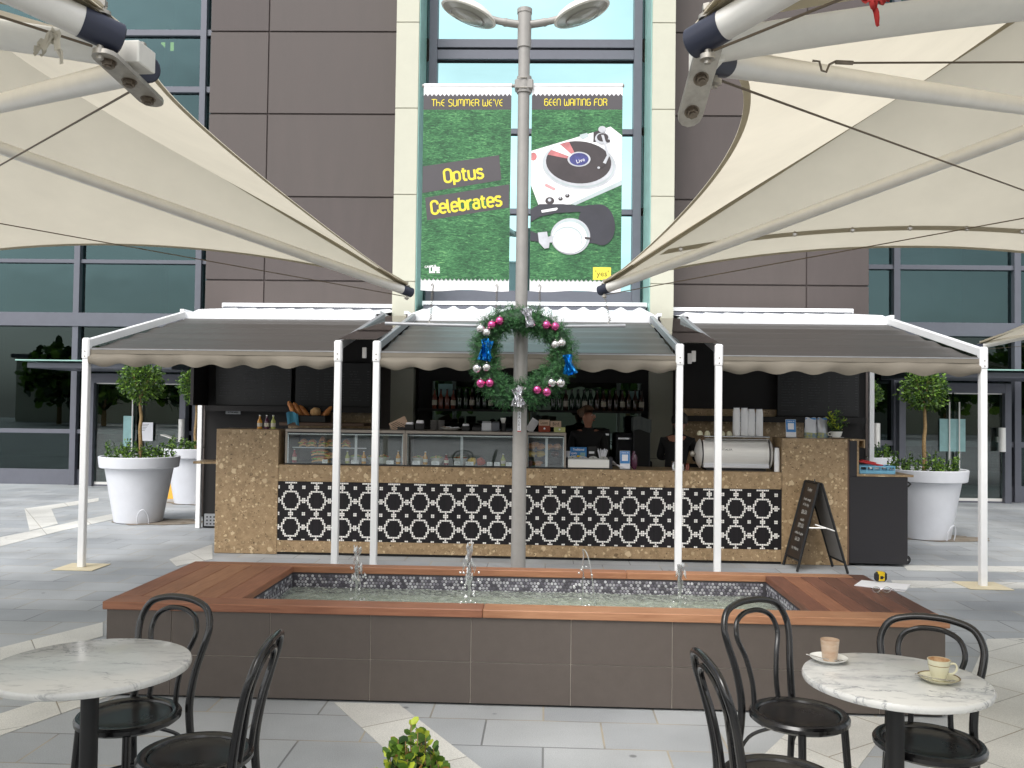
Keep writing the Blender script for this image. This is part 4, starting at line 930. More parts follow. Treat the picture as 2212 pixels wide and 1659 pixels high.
def foil(cx, cy, w, h, m, seed, ang):
    q = wp(cx, cy, -.13); k = MB(m); rr = random.Random(seed)
    for s_ in range(3):
        a0 = ang+rr.uniform(-.45, .45); d = Vector((math.sin(a0), 0, -math.cos(a0))); sd_ = Vector((d.z, 0, -d.x)); o_ = Vector((rr.uniform(-.02, .02), rr.uniform(-.015, .01), rr.uniform(-.01, .02)))
        k.grid(lambda u, v: tuple(q+o_+d*h*(v-.5)+sd_*w*(u-.5)*(.5+.7*abs(v-.4))+Vector((0, .025*math.sin(u*7+s_+v*4)+.02*noise.noise(Vector((u*4, v*4, seed+s_))), 0))), 7, 8)
    return k.build('foil_ribbon', wr, smooth=10)
foil(455, 450, .09, .18, 'foilblue', 1, .15)['label'] = 'blue foil ribbon'; foil(1115, 560, .1, .17, 'foilblue', 2, -.1)['label'] = 'blue foil ribbon'
foil(805, 190, .08, .16, 'foilsilver', 3, .4)['label'] = 'silver foil ribbon'; foil(725, 825, .1, .16, 'foilsilver', 4, .1)['label'] = 'silver foil ribbon'

# ================================================================ FOUNTAIN POOL
PX0, PX1, PY0, PY1, PZ = -2.48, 2.19, 4.87, 6.17, .53
IX0, IX1, IY0, IY1 = -1.74, 1.49, 5.03, 6.06
po = root('fountain_pool', 'long raised fountain pool with dark tiled sides and timber deck edging', 'fountain', (-.145, 5.5, 0))
t = MB('grout').box(PX0+.022, PX1-.022, PY0+.022, IY0-.012, .012, PZ-.046).box(PX0+.022, PX1-.022, IY1+.012, PY1-.022, .012, PZ-.046).box(PX0+.022, IX0-.012, IY0-.011, IY1+.011, .012, PZ-.046).box(IX1+.012, PX1-.022, IY0-.011, IY1+.011, .012, PZ-.046)
t.use('kick').box(PX0+.03, PX1-.03, PY0+.03, PY1-.03, .0045, .0118)
t.use('tiledark')
jx = [at(u, 1400, Y=PY0+.02).x for u in (370, 583, 800, 1017, 1233, 1452, 1675, 1900)]
xs = [PX0+.018]+jx+[PX1-.018]
for a, c in zip(xs[:-1], xs[1:]):
    for z0, z1 in ((.014, .2353), (.2397, .485)):
        t.box(a+.0022, c-.0022, PY0+.016, PY0+.03, z0, z1, .001); t.box(a+.0022, c-.0022, PY1-.03, PY1-.016, z0, z1, .001)
for y0, y1 in ((PY0+.03, PY0+.65), (PY0+.652, PY1-.03)):
    for z0, z1 in ((.014, .2353), (.2397, .485)): t.box(PX0+.016, PX0+.03, y0, y1, z0, z1, .001); t.box(PX1-.03, PX1-.016, y0, y1, z0, z1, .001)
t.build('tiled_wall', po)
k = 0
def plank(x0, x1, y0, y1, m, z1=PZ, z0=PZ-.045):
    MB(m).box(x0, x1, y0, y1, z0, z1, .004).build('deck_board', po)
xj = at(1045, 1310, z=.53).x; xj2 = at(1352, 1232, z=.53).x
for x0, x1, m in ((PX0, xj-.001, 'woodx1'), (xj+.001, PX1, 'woodx2')): MB(m).box(x0, x1, PY0, IY0, PZ-.045, PZ, .004).build('edge_capping', po)
for x0, x1, m in ((PX0+.11, xj2-.001, 'woodx0'), (xj2+.001, PX1-.11, 'woodx2')): MB(m).box(x0, x1, IY1, PY1, PZ-.045, PZ, .004).build('edge_capping', po)
nb = 5; w = (IX0-PX0)/nb
for i, m in enumerate(('wood1', 'wood0', 'wood2', 'wood0', 'wood1')): plank(PX0+i*w+.0025, PX0+(i+1)*w-.0025, IY0+.003, PY1 if i == 0 else IY1-.003, m, z1=PZ-.001)
nb = 6; w = (PX1-IX1)/nb
for i, m in enumerate(('wood3', 'wood1', 'wood3', 'wood4', 'wood3', 'wood4')): plank(IX1+i*w+.0025, IX1+(i+1)*w-.0025, IY0+.003, PY1 if i == nb-1 else IY1-.003, m, z1=PZ-.001)
li = MB('pennygrout').box(IX0-.0115, IX0-.007, IY0-.006, IY1+.006, .1, PZ-.047).box(IX1+.007, IX1+.0115, IY0-.006, IY1+.006, .1, PZ-.047).box(IX0-.0115, IX1+.0115, IY0-.0115, IY0-.007, .1, PZ-.047).box(IX0-.0115, IX1+.0115, IY1+.007, IY1+.0115, .1, PZ-.047)
def penny(ax, a0, a1, fixed, nrm):
    pitch = .0235; row = 0; z = .3
    while z < PZ-.055:
        a = a0+.014+(pitch/2 if row % 2 else 0)
        while a < a1-.012:
            li.use('penny%d' % rnd.choices(range(5), (30, 26, 20, 12, 12))[0]); vs = []
            for q in (0, 1):
                for j in range(8):
                    g = 2*math.pi*j/8; rr = .0102-.002*q; p = a+rr*math.cos(g); zz = z+rr*math.sin(g); f = fixed+nrm*(.0006+.0014*q)
                    vs.append((p, f, zz) if ax == 'x' else (f, p, zz))
            li.add(vs, [(8, 9, 10, 11, 12, 13, 14, 15)]+[(j, (j+1) % 8, 8+(j+1) % 8, 8+j) for j in range(8)])
            a += pitch
        z += pitch*.866; row += 1
penny('x', IX0, IX1, IY1+.007, -1); penny('y', IY0, IY1, IX0-.007, 1); penny('y', IY0, IY1, IX1+.007, -1)
li.build('pool_lining', po, smooth=0)
MB('poolfloor').box(IX0-.006, IX1+.006, IY0-.006, IY1+.006, .1, .26).build('pool_floor', po)
def wz(x, y):
    z = .385+.004*noise.noise(Vector((x*9, y*9, 0)))+.003*noise.noise(Vector((x*21, y*21, 3)))
    for jx_, jy in jets: 
        d = math.hypot(x-jx_, y-jy)
        if d < .45: z += .007*math.sin(d*75)*math.exp(-d*7)
    return z
jets = [(at(u, v, z=.385).x, 5.62) for u, v in ((781, 1290), (1018, 1293), (1256, 1300), (1460, 1305))]
wm = MB('water').grid(lambda u, v: (IX0-.006+(IX1-IX0+.012)*u, IY0-.006+(IY1-IY0+.012)*v, wz(IX0+(IX1-IX0)*u, IY0+(IY1-IY0)*v)), 300, 90)
struct(wm.build('pool_water', loc=(0, 5.5, .385)))
for i, ((x, y), top, lab) in enumerate(zip(jets, (.735, .76, .755, .67), ('tallest splashing water jet, leftmost in the fountain pool', 'thick wobbling water jet second from the left in the pool', 'thin arching water jet right of the lamp post', 'short thin water jet at the right end of the pool'))):
    rr = random.Random(20+i); b = MB('jet')
    thin = i == 2
    b.tube([(x+.004*math.sin(k*2.1+i), y, .37+(top-.37)*k/10) for k in range(11)], [.004 if thin else .007+.009*(k/10) for k in range(11)], 8)
    if thin:
        b.tube([(x-.02+.1*t_, y-.02, top+.0-.36*(t_-.22)**2*1.6) for t_ in [q/14 for q in range(3, 15)]], .004, 6)
    else:
        for k in range(26 if i != 3 else 14):
            h = rr.uniform(.4, 1); z = .37+(top-.37)*h; rad = .025+.06*(1-h)
            g = rr.uniform(0, 6.28); q = Vector((x+rad*math.cos(g)*rr.random(), y+rad*math.sin(g)*rr.random(), z))
            b.tube([q+Vector((rr.uniform(-.006, .006), 0, .025)), q, q+Vector((rr.uniform(-.01, .01), 0, -.03))], [.002, rr.uniform(.005, .012), .002], 6)
    for k in range(30 if i < 2 else 14):
        g = rr.uniform(0, 6.28); rad = rr.uniform(.01, .075); z = rr.uniform(.39, top-.06-rad*1.5)
        b.ell((x+rad*math.cos(g), y+rad*math.sin(g), max(.39, z)), rr.uniform(.004, .009), n=6)
    for k in range(16): 
        g = rr.uniform(0, 6.28); b.ell((x+.05*math.cos(g)*rr.random(), y+.05*math.sin(g)*rr.random(), .392), rr.uniform(.004, .009), rz=.004, n=6)
    tag(b.build('water_jet', loc=(x, y, .38)), lab, 'water jet', 'water jets in the pool')

# things on the deck
q = at(1903, 1268, z=.53)
pp = MB('paper'); pp.T = Matrix.Translation((q.x+.02, q.y+.03, PZ)) @ Matrix.Rotation(-.55, 4, 'Z')
pp.box(-.15, .15, -.105, .105, .001, .004); pp.T = pp.T @ Matrix.Translation((.004, .006, .0042)) @ Matrix.Rotation(.04, 4, 'Z')
pp.grid(lambda u, v: (-.15+.3*u, -.105+.21*v, .001+.006*u*u+.004*math.sin(v*3)*u), 6, 6, th=.001)
tag(pp.build('paper_sheet', loc=(q.x, q.y, PZ)), 'folded white paper on the right end of the pool deck', 'paper')
q = at(1902, 1256, z=.54)
tm = root('tape_measure', 'yellow and black tape measure resting on the white paper', 'tape measure', (q.x, q.y, PZ+.011), .15)
MB('rubber').box(-.042, .042, -.02, .02, 0, .062, .014).build('casing', tm, world=False)
MB('tapeyel').box(-.024, .022, -.0225, .0225, .004, .064, .006).use('ink').box(-.014, .006, -.0235, -.0226, .018, .038).box(.006, .014, -.0235, -.0226, .026, .031).build('label_band', tm, world=False)
q = at(1905, 1280, z=.535)
gl = root('reading_glasses', 'pair of thin rimmed glasses lying beside the paper on the deck', 'glasses', (q.x, q.y, PZ), .1)
b = MB('chrome')
for s_ in (-1, 1):
    b.tube([(s_*.034+.025*math.cos(a_), 0.004, .022+.018*math.sin(a_)) for a_ in [k*math.pi/8 for k in range(16)]], .0016, 6, closed=True)
    b.tube([(s_*.06, .004, .03), (s_*.062, -.06, .02), (s_*.06, -.13, .003)], .0016, 6)
b.tube([(-.009, .004, .024), (0, .0, .028), (.009, .004, .024)], .0015, 6); b.build('rims', gl, world=False)
gb = MB('clearglass')
for s_ in (-1, 1): gb.cyl((s_*.034, .003, .022), (s_*.034, .005, .022), .017, n=14)
gb.build('lenses', gl, world=False)

# ================================================================ SHADE CANOPIES
def umbrella(cx, cy, h, label, edges, band=None, show=((1, 1), (1, -1), (-1, 1), (-1, -1))):
    r = root('shade_canopy', label, 'canopy', (cx, cy, 0), group='cream shade canopies on tubular arms')
    zc, za, zm = 2.6, 4.02, 3.25
    C_ = [Vector((cx+sx*h, cy+sy*h, zc+.045)) for sx, sy in ((1, 1), (1, -1), (-1, -1), (-1, 1))]; A = Vector((cx, cy, za))
    ins = (Vector((-1, 0, 0)), Vector((0, 1, 0)), Vector((1, 0, 0)), Vector((0, -1, 0)))
    def E(i, t):
        bow, rise = edges[i]; p = C_[i].lerp(C_[(i+1) % 4], t); q = 4*t*(1-t)
        return p+ins[i]*bow*q**.9+Vector((0, 0, rise*q))
    def Pn(i, t, s): return E(i, t).lerp(A, s)-Vector((0, 0, .5*4*t*(1-t)*s*(1-s)))
    cv = MB('canvas'); hm = MB('hem')
    for i in range(4):
        cv.grid(lambda u, v: tuple(Pn(i, u, v*.985)), 48, 30)
        L_ = 2*h
        hm.grid(lambda u, v: tuple(Pn(i, u, v*.016)-Vector((0, 0, .004))), 28, 1)
        for sd_ in (0, 1):
            def strip(u, v):
                s = u*.95; dl = min(.45, .075/(L_*(1-s))); t = dl*v; t = 1-t if sd_ else t
                return tuple(Pn(i, t, s)-Vector((0, 0, .013)))
            hm.grid(strip, 60, 2)
    cv = cv.build('canvas', r, smooth=60); hm = hm.build('seam_webbing', cv, smooth=60); hm.parent = cv
    if band is not None:
        b = MB('hem').grid(lambda u, v: tuple(Pn(band, .03+u*.94, .13+.028*v)-Vector((0, 0, .012))), 60, 2); b = b.build('eyelet_band', cv, smooth=60)
        for k in range(9):
            t = .06+.1*k; q = Pn(band, t, .144)-Vector((0, .012, .014)); ring = MB('steel')
            ring.tube([q+Vector((.016*math.cos(a_*math.pi/6), 0, .016*math.sin(a_*math.pi/6))) for a_ in range(12)], .005, 6, closed=True).use('paper').cyl(q+Vector((0, -.001, 0)), q+Vector((0, .001, 0)), .012, n=12).build('eyelet', cv)
    MB('alu_w').cyl((cx, cy, .005), (cx, cy, 4.0), .06, n=24).build('mast', r)
    MB('steel').cyl((cx, cy, zm-.1), (cx, cy, zm+.1), .11, n=24).build('mast_hub', r)
    for sx, sy in show:
        c = Vector((cx+sx*h, cy+sy*h, zc)); d = (Vector((cx, cy, zm))-c).normalized()
        a = MB('alu').cyl(c+d*.1, Vector((cx, cy, zm)), .039, n=24).build('arm', r)
        MB('navy').tube([c-d*.002, c+d*.002, c+d*.1], [.036, .0405, .0405], 24).build('end_cap', a)
        b = MB('steel').cyl(c+d*.05+Vector((0, 0, -.075)), c+d*.05+Vector((0, 0, .075)), .009, n=8).cyl(c+d*.05+Vector((0, 0, .04)), c+d*.05+Vector((0, 0, .05)), .024, n=14).cyl(c+d*.05+Vector((0, 0, .062)), c+d*.05+Vector((0, 0, .078)), .015, n=6).cyl(c+d*.05+Vector((0, 0, -.065)), c+d*.05+Vector((0, 0, -.052)), .02, n=14)
        b.build('clamp_bolt', a)
        b = MB('hem').tube([c+d*.05+Vector((0, 0, .056)), c+d*.16+Vector((0, 0, .07)), c+d*.34+Vector((0, 0, .105))], [.016, .022, .014], 8); b.build('canvas_cuff', a)
        MB('cable').tube([c+d*.07+Vector((0, 0, -.05)), Vector((cx, cy, 2.74))], .0035, 6).build('stay_cable', r)
        q = c+d*.07+Vector((0, 0, -.05)); dd = (Vector((cx, cy, 2.74))-q).normalized()
    return r
EXL, EXR = -1.15, .385
umbrella(EXL-2.45, 4.885, 2.45, 'cream shade canopy on the left reaching out over the left cafe table', [(.46, .28), (.06, .2), (.35, .28), (.35, .28)])
umbrella(EXR+2.4, 4.755, 2.37, 'cream shade canopy on the right with a row of eyelets over the marble table', [(.35, .28), (.06, .2), (.47, .28), (.35, .26)], band=3)
umbrella(EXL-2.43, -.21, 2.45, 'near left shade canopy whose silver arm enters the top left corner', [(.35, .28), (.35, .28), (.35, .28), (.06, .2)], show=((1, 1), (-1, 1)))
umbrella(EXR+2.37, -.11, 2.39, 'near right shade canopy whose silver arm enters the top right corner', [(.35, .28), (.35, .28), (.35, .28), (.06, .2)], show=((1, 1), (-1, 1)))
umbrella(8.6, 10.5, 2.42, 'far right shade canopy whose tip shows above the right awning post', [(.35, .28)]*4)
# gutters between near and far canopies
def gutter(x0, x1, y, lab, side):
    b = MB('alu_w'); n = 30
    def g(u, v):
        t = u; z = 2.62+.2*4*t*(1-t); a = math.pi*v
        return (x0+(x1-x0)*t, y-.075*math.cos(a), z-.05*math.sin(a))
    b.grid(g, n, 8, th=.004)
    b = b.build('rain_gutter', loc=(x0, y, 2.6)); tag(b, lab, 'gutter', 'gutters between canopies')
gutter(EXL-.02, EXL-4.9, 2.335, 'pale gutter bowed between the two left shade canopies', 1)
gutter(EXR+.02, EXR+4.75, 2.32, 'pale gutter bowed between the two right shade canopies', 1)
def corner_plate(x, y, lab, tilt, dx):
    r = root('coupling_plate', lab, 'bracket', (x, y, 2.53), dx)
    b = MB('steel'); b.T = Matrix.Rotation(tilt, 4, 'X'); prof = []
    for s_ in (-1, 1): prof += [(s_*0+.034*math.cos(a_), s_*.115+.034*math.sin(a_)) for a_ in [(-math.pi/2 if s_ > 0 else math.pi/2)+k*math.pi/6+(math.pi/2 if s_ > 0 else math.pi/2) for k in range(7)]]
    b.slab([(p[0], p[1], .007) for p in prof], .012); b.build('plate', r, world=False)
    for yy in (-.1, 0, .1):
        b = MB('bolt'); b.T = Matrix.Rotation(tilt, 4, 'X'); b.cyl((0, yy, -.022), (0, yy, .03), .009, n=8).cyl((0, yy, -.018), (0, yy, -.006), .016, n=6).cyl((0, yy, -.006), (0, yy, -.002), .021, n=14); b.build('bolt', r, world=False)
    MB('alu_w').box(-.02, .05, -.045, .045, .03, .09, .003).build('gutter_end', r, world=False)
corner_plate(EXL+.0, 2.335, 'steel plate with bolts joining the two left canopy arms', R(-8), R(-4))
corner_plate(EXR+.012, 2.33, 'steel plate with bolts joining the two right canopy arms', R(-38), R(8))
# hook and cable on the right gutter, scraps caught on the cables
q = at(1780, 136, Y=2.32)
hk = MB('bolt').tube([q+Vector(p) for p in ((-.03, 0, .006), (-.012, 0, .004), (-.006, 0, -.02), (.006, 0, -.024), (.014, 0, -.004), (.03, 0, .004))], .0032, 8).cyl(q+Vector((.03, 0, .002)), q+Vector((.075, 0, .0)), .006, n=8)
q2 = at(2330, 134, Y=2.5); hk.use('cable').tube([q+Vector((.07, 0, 0)), q2, q2+(q2-q).normalized()*2.2], .0028, 6)
tag(hk.build('hooked_cable', loc=tuple(q)), 'thin cable hooked onto the right hand gutter', 'cable')
def rag(u, v, Y, m, nm, lab, s, seed):
    q = at(u, v, Y=Y); rr = random.Random(seed); b = MB(m)
    for k in range(4):
        d = Vector((rr.uniform(-1, 1), rr.uniform(-.3, .3), rr.uniform(-1, .3))).normalized(); e = d.cross(Vector((0, 1, 0))).normalized()
        b.grid(lambda a, c: tuple(q+d*s*a+e*s*.35*(c-.5)*(1-.6*a)+Vector((0, .2*s*noise.noise(Vector((a*5, c*5, k+seed))), .12*s*math.sin(a*9+k)))), 8, 4)
    tag(b.build(nm, loc=tuple(q), smooth=60), lab, 'scrap')
rag(118, 72, 2.05, 'plastic', 'plastic_scrap', 'torn clear plastic scrap hanging from the cable at top left', .07, 3)
rag(1885, -2, 1.75, 'redcloth', 'red_rag', 'small red rag caught on the cable at the top right', .05, 5)

# ================================================================ CAFE CHAIRS AND TABLES
def zb(p): return (p[0], p[1], p[2] if p[2] < .46 else .46+(p[2]-.46)*.915)
def make_chair(label):
    r = root('cafe_chair', label, 'chair', group='black bentwood chairs round the cafe tables')
    r1 = .191
    s = MB('black'); pr = [(.150, .452), (.157, .468), (.170, .474), (.184, .472), (.191, .462), (.190, .448), (.178, .438), (.160, .438), (.150, .445), (.150, .452)]
    s.lathe(pr, n=44); s = s.build('seat', r, world=False)
    MB('seatp').lathe([(0, .444), (.1, .446), (.152, .452), (.152, .462), (.14, .464), (.128, .459), (.06, .457), (0, .457)][::1], n=40).build('seat_panel', s, world=False)
    half = [(-.172, .2, .0), (-.16, .182, .2), (-.148, .162, .40), (-.144, .166, .50), (-.155, .184, .62), (-.176, .208, .73), (-.178, .228, .80), (-.145, .245, .862), (-.075, .254, .888)]
    full = half+[(0, .256, .894)]+[(-x, y, z) for x, y, z in half[::-1]]
    pth = smoothpath([zb(p) for p in full], 5); MB('black').tube(pth, [.0135+.0022*math.exp(-((p.z-.45)/.2)**2) for p in pth], 12).build('back_frame', r, world=False)
    half = [(-.07, .166, .452), (-.068, .178, .55), (-.088, .196, .66), (-.116, .216, .745), (-.102, .234, .81), (-.055, .243, .842)]
    full = half+[(0, .245, .85)]+[(-x, y, z) for x, y, z in half[::-1]]
    MB('black').tube(smoothpath([zb(p) for p in full], 5), .0105, 10).build('back_loop', r, world=False)
    for sx in (-1, 1):
        MB('black').tube([(sx*.118, -.118, .442), (sx*.128, -.13, .25), (sx*.14, -.146, .0)], [.0155, .0145, .011], 12).build('leg', r, world=False)
        MB('black').tube(smoothpath([(sx*.162, .185, .24), (sx*.15, .12, .36), (sx*.13, .03, .42), (sx*.14, -.02, .437)], 5), .007, 8).build('brace', r, world=False)
    MB('black').tube([(.136*math.cos(a), .142*math.sin(a)+.01, .215) for a in [k*math.pi/20 for k in range(40)]], .0085, 10, closed=True).build('leg_ring', r, world=False)
    return r
def yaw_for(dx, dy): return math.atan2(-dx, dy)
ch = make_chair('black bentwood chair behind the left marble table, back towards the fountain')
ch.location = (-1.575, 3.315, 0); ch.rotation_euler = (0, 0, yaw_for(.36, .93)); ROOT[ch.name] = Matrix()
place(ch, (-1.175, 2.965, 0), yaw_for(1, .06), 'black bentwood chair seen side on to the right of the left table')
place(ch, (1.0, 3.52, 0), yaw_for(-.55, .84), 'black bentwood chair with tall oval back behind the left edge of the right table')
place(ch, (.765, 2.9, 0), yaw_for(-.93, -.1), 'nearest black bentwood chair left of the right marble table, seat cut by the frame')
place(ch, (1.39, 3.26, 0), yaw_for(.42, .91), 'black bentwood chair behind the right side of the right marble table')
def make_table(loc, m, label, rad):
    r = root('cafe_table', label, 'table', loc, group='round marble cafe tables')
    MB(m).lathe([(0, .712), (rad-.012, .712), (rad-.003, .716), (rad, .724), (rad, .731), (rad-.004, .738), (rad-.012, .7405), (0, .7405)], n=72).build('table_top', r, world=False)
    MB('blackm').lathe([(0, .03), (.045, .03), (.05, .06), (.034, .09), (.03, .3), (.044, .31), (.03, .33), (.048, .345), (.03, .36), (.03, .705), (.11, .7), (.12, .711), (0, .711)], n=20).build('column', r, world=False)
    for k in range(3):
        a = k*2.094+.4; MB('blackm').tube(smoothpath([(.03*math.cos(a), .03*math.sin(a), .1), (.15*math.cos(a), .15*math.sin(a), .07), (.27*math.cos(a), .27*math.sin(a), .012)], 4), .012, 8).build('foot', r, world=False)
make_table((-1.578, 3.03, 0), 'marbleA', 'round table with grey veined marble top at the left, nothing on it', .333)
make_table((1.207, 3.1, 0), 'marbleB', 'round table with mottled marble top at the right carrying two cups', .306)
TZ = .7405
def cupset(u, v, m, kind, lab, slab_):
    q = at(u, v, z=TZ+.008)
    sa = MB(m).lathe([(0, .003), (.03, .003), (.034, 0), (.038, .003), (.058, .012), (.066, .017), (.067, .0185), (.058, .0155), (.038, .007), (0, .006)], (q.x, q.y, TZ), n=36)
    if m == 'china_c': sa.use('gold').lathe([(.0625, .0172), (.0665, .0192), (.0672, .0187)], (q.x, q.y, TZ), n=36, cap=False)
    tag(sa.build('saucer', loc=(q.x, q.y, TZ)), slab_, 'saucer')
    z = TZ+.0065
    if kind == 'glass':
        r = root('latte_glass', lab, 'glass', (q.x+.004, q.y, z))
        MB('latte').lathe([(0, 0), (.024, 0), (.026, .004), (.029, .03), (.0335, .075), (.0325, .075), (.028, .03), (.024, .01), (0, .009)], n=32).build('glass_body', r, world=False)
        MB('cake').lathe([(0, .0095), (.0235, .0105), (.0238, .013), (0, .0125)], n=24).build('coffee_dregs', r, world=False)
    else:
        r = root('coffee_cup', lab, 'cup', (q.x, q.y, z), R(-12))
        MB(m).lathe([(0, 0), (.02, 0), (.022, .003), (.021, .006), (.028, .025), (.033, .045), (.0345, .06), (.0365, .07), (.035, .0702), (.031, .045), (.024, .012), (0, .01)], n=36).use('gold').lathe([(.0342, .051), (.0348, .052), (.0344, .053)], n=36, cap=False).build('cup_body', r, world=False)
        MB('coffee').lathe([(0, .0105), (.0236, .0122), (.0307, .0452), (.0345, .0695), (.0341, .0695), (.030, .045), (.0228, .0135), (0, .0125)], n=30).build('coffee_stain', r, world=False)
        MB(m).tube(smoothpath([(.03, 0, .055), (.05, 0, .058), (.056, 0, .042), (.046, 0, .026), (.028, 0, .022)], 5), .0036, 8).build('handle', r, world=False)
    a0 = q+Vector((-.028, -.012, .0)); 
    sp = MB('spoon').tube([(a0.x+.05, a0.y-.012, TZ+.0125), (a0.x, a0.y-.01, TZ+.0185), (a0.x-.055, a0.y+.004, TZ+.028)], [.0022, .0016, .0024], 8).ell((a0.x+.06, a0.y-.013, TZ+.0125), .013, .008, .0025, n=12)
    tag(sp.build('teaspoon', loc=tuple(a0)), 'teaspoon resting on the saucer of the %s' % ('latte glass' if kind == 'glass' else 'cream cup'), 'spoon')
cupset(1790, 1425, 'china', 'glass', 'empty milky latte glass with coffee dregs on a white saucer', 'white saucer under the latte glass')
cupset(2028, 1468, 'china_c', 'cup', 'cream cup with gilt line and coffee stained inside', 'cream saucer with gilt rim under the cream cup')

# ================================================================ PLANTERS AND SHRUBS
def leafq(b, p, d, up, s, ar=.55):
    d = d.normalized(); sd_ = d.cross(up)
    if sd_.length < 1e-3: sd_ = d.cross(Vector((1, 0, 0)))
    sd_.normalize(); n_ = d.cross(sd_)
    b.add([p, p+d*s*.35+sd_*s*ar*.5+n_*s*.06, p+d*s*.8+sd_*s*ar*.38, p+d*s, p+d*s*.8-sd_*s*ar*.38, p+d*s*.35-sd_*s*ar*.5+n_*s*.06], [(0, 1, 2, 3), (0, 3, 4, 5)])
def rv(rr): 
    while True:
        v = Vector((rr.uniform(-1, 1), rr.uniform(-1, 1), rr.uniform(-1, 1)))
        if .05 < v.length < 1: return v.normalized()
def ball(b, c, r, n, s, seed, mats=('leaf', 'leaf_d', 'leaf_l'), wt=(5, 4, 2), flat=1):
    rr = random.Random(seed)
    for i in range(n):
        d = rv(rr); lump = 1+.34*noise.noise(d*2.6+Vector((seed, 0, 0)))+.1*noise.noise(d*5+Vector((0, seed, 0)))
        rad = r*lump*(rr.random()**.33)*(1.12 if rr.random() < .05 else 1); p = Vector(c)+Vector((d.x, d.y, d.z*flat))*rad
        b.use(rr.choices(mats, wt)[0]); leafq(b, p, (d+rv(rr)*.9), rv(rr), s*rr.uniform(.7, 1.3))
def planter(x, y, which, seed):
    r = root('plant_pot', 'large white pot %s' % which, 'plant pot', (x, y, 0), group='large white plant pots by the building')
    MB('whitep').lathe([(.0, .0045), (.3, .0045), (.315, .012), (.445, .745), (.46, .75), (.505, .752), (.515, .762), (.53, .89), (.53, .9), (.52, .908), (.5, .906), (.49, .89), (.48, .82), (0, .8)], n=56).build('pot', r, world=False)
    MB('whitep').tube(smoothpath([(.14, -.335, .012), (.15, -.352, .12), (.19, -.355, .19), (.235, -.338, .2), (.27, -.295, .12), (.265, -.262, .012)], 4), .008, 8).build('arched_moulding', r, world=False)
    b = MB('soil'); b.grid(lambda u, v: (.485*u*math.cos(v*2*math.pi), .485*u*math.sin(v*2*math.pi), .845+.02*noise.noise(Vector((u*6, v*9, seed)))), 8, 30); b.build('mulch', r, world=False)
    s_ = root('soil_stain', '', 'x', (x, y, 0)); bpy.data.objects.remove(s_)
    t = root('topiary_tree', 'ball shaped topiary tree in the pot %s' % which, 'tree', (x, y, .84), group='ball shaped trees in white pots')
    rr = random.Random(seed); tp = [(.012*rr.uniform(-1, 1), .012*rr.uniform(-1, 1), z) for z in (0, .15, .3, .45, .6, .75, .95)]
    MB('bark').tube(smoothpath(tp, 3), [.028-.0005*k for k in range(19)], 10).build('trunk', t, world=False)
    b = MB('leaf'); ball(b, (0, 0, 1.1), .285, 2600, .042, seed, flat=.92)
    b.use('bark')
    for k in range(9): 
        d = rv(rr); d.z = abs(d.z)*.8+.15; b.tube([(0, 0, .9), Vector((0, 0, .95))+d*.12, Vector((0, 0, 1.05))+d*.25], [.012, .008, .003], 5)
    b.build('crown', t, world=False, smooth=0)
    u_ = root('underplanting', 'leafy plants in the pot %s' % which, 'plants', (x, y, .84), group='low plants in the white pots')
    b = MB('leaf')
    for k in range(64):
        a = rr.uniform(0, 6.283); d = .1+.36*rr.random()**.6; h = rr.uniform(.1, .27); base = Vector((d*math.cos(a), d*math.sin(a), 0)); lean = Vector((rr.uniform(-.06, .06), rr.uniform(-.06, .06), h))
        b.use('leaf_d').tube([base, base+lean*.6, base+lean], .0028, 4, caps=False)
        for q in range(16):
            f = rr.uniform(.1, 1.05); b.use(rr.choices(('leaf', 'leaf_l', 'leaf_d'), (4, 3, 3))[0]); leafq(b, base+lean*f, rv(rr)+Vector((0, 0, .5)), rv(rr), rr.uniform(.03, .05))
    b.build('foliage', u_, world=False, smooth=0)
planter(-5.63, 12.0, 'on the left beside the white awning post', 11)
planter(-5.8, 14.35, 'further back on the left by the corner post', 12)
planter(4.99, 11.85, 'on the right behind the charcoal cabinet', 13)
planter(5.3, 15.0, 'far back on the right behind the blue crate', 14)
for x, y, sx, sy, sd_ in ((-5.35, 11.98, .62, .34, 1), (-5.6, 14.3, .6, .3, 2), (5.2, 11.8, .6, .3, 3)):
    pts = [(x+sx*math.cos(k*.209)*(1+.5*noise.noise(Vector((k*.5, sd_, 0)))), y+sy*math.sin(k*.209)*(1+.5*noise.noise(Vector((k*.5, sd_, 4)))), .0082) for k in range(30)]
    struct(MB('stain').slab(pts, .003).build('soil_stained_paving', smooth=0))
q = at(878, 1659, z=.55)
sh = root('box_shrub', 'small bushy box shrub with yellow green tips at the bottom edge of the photo', 'shrub', (-.345, 2.36, 0))
MB('soil').lathe([(0, .0), (.15, 0), (.17, .3), (.185, .31), (.185, .33), (.165, .33), (0, .3)], n=24).build('pot', sh, world=False)
rr = random.Random(5); b = MB('leaf')
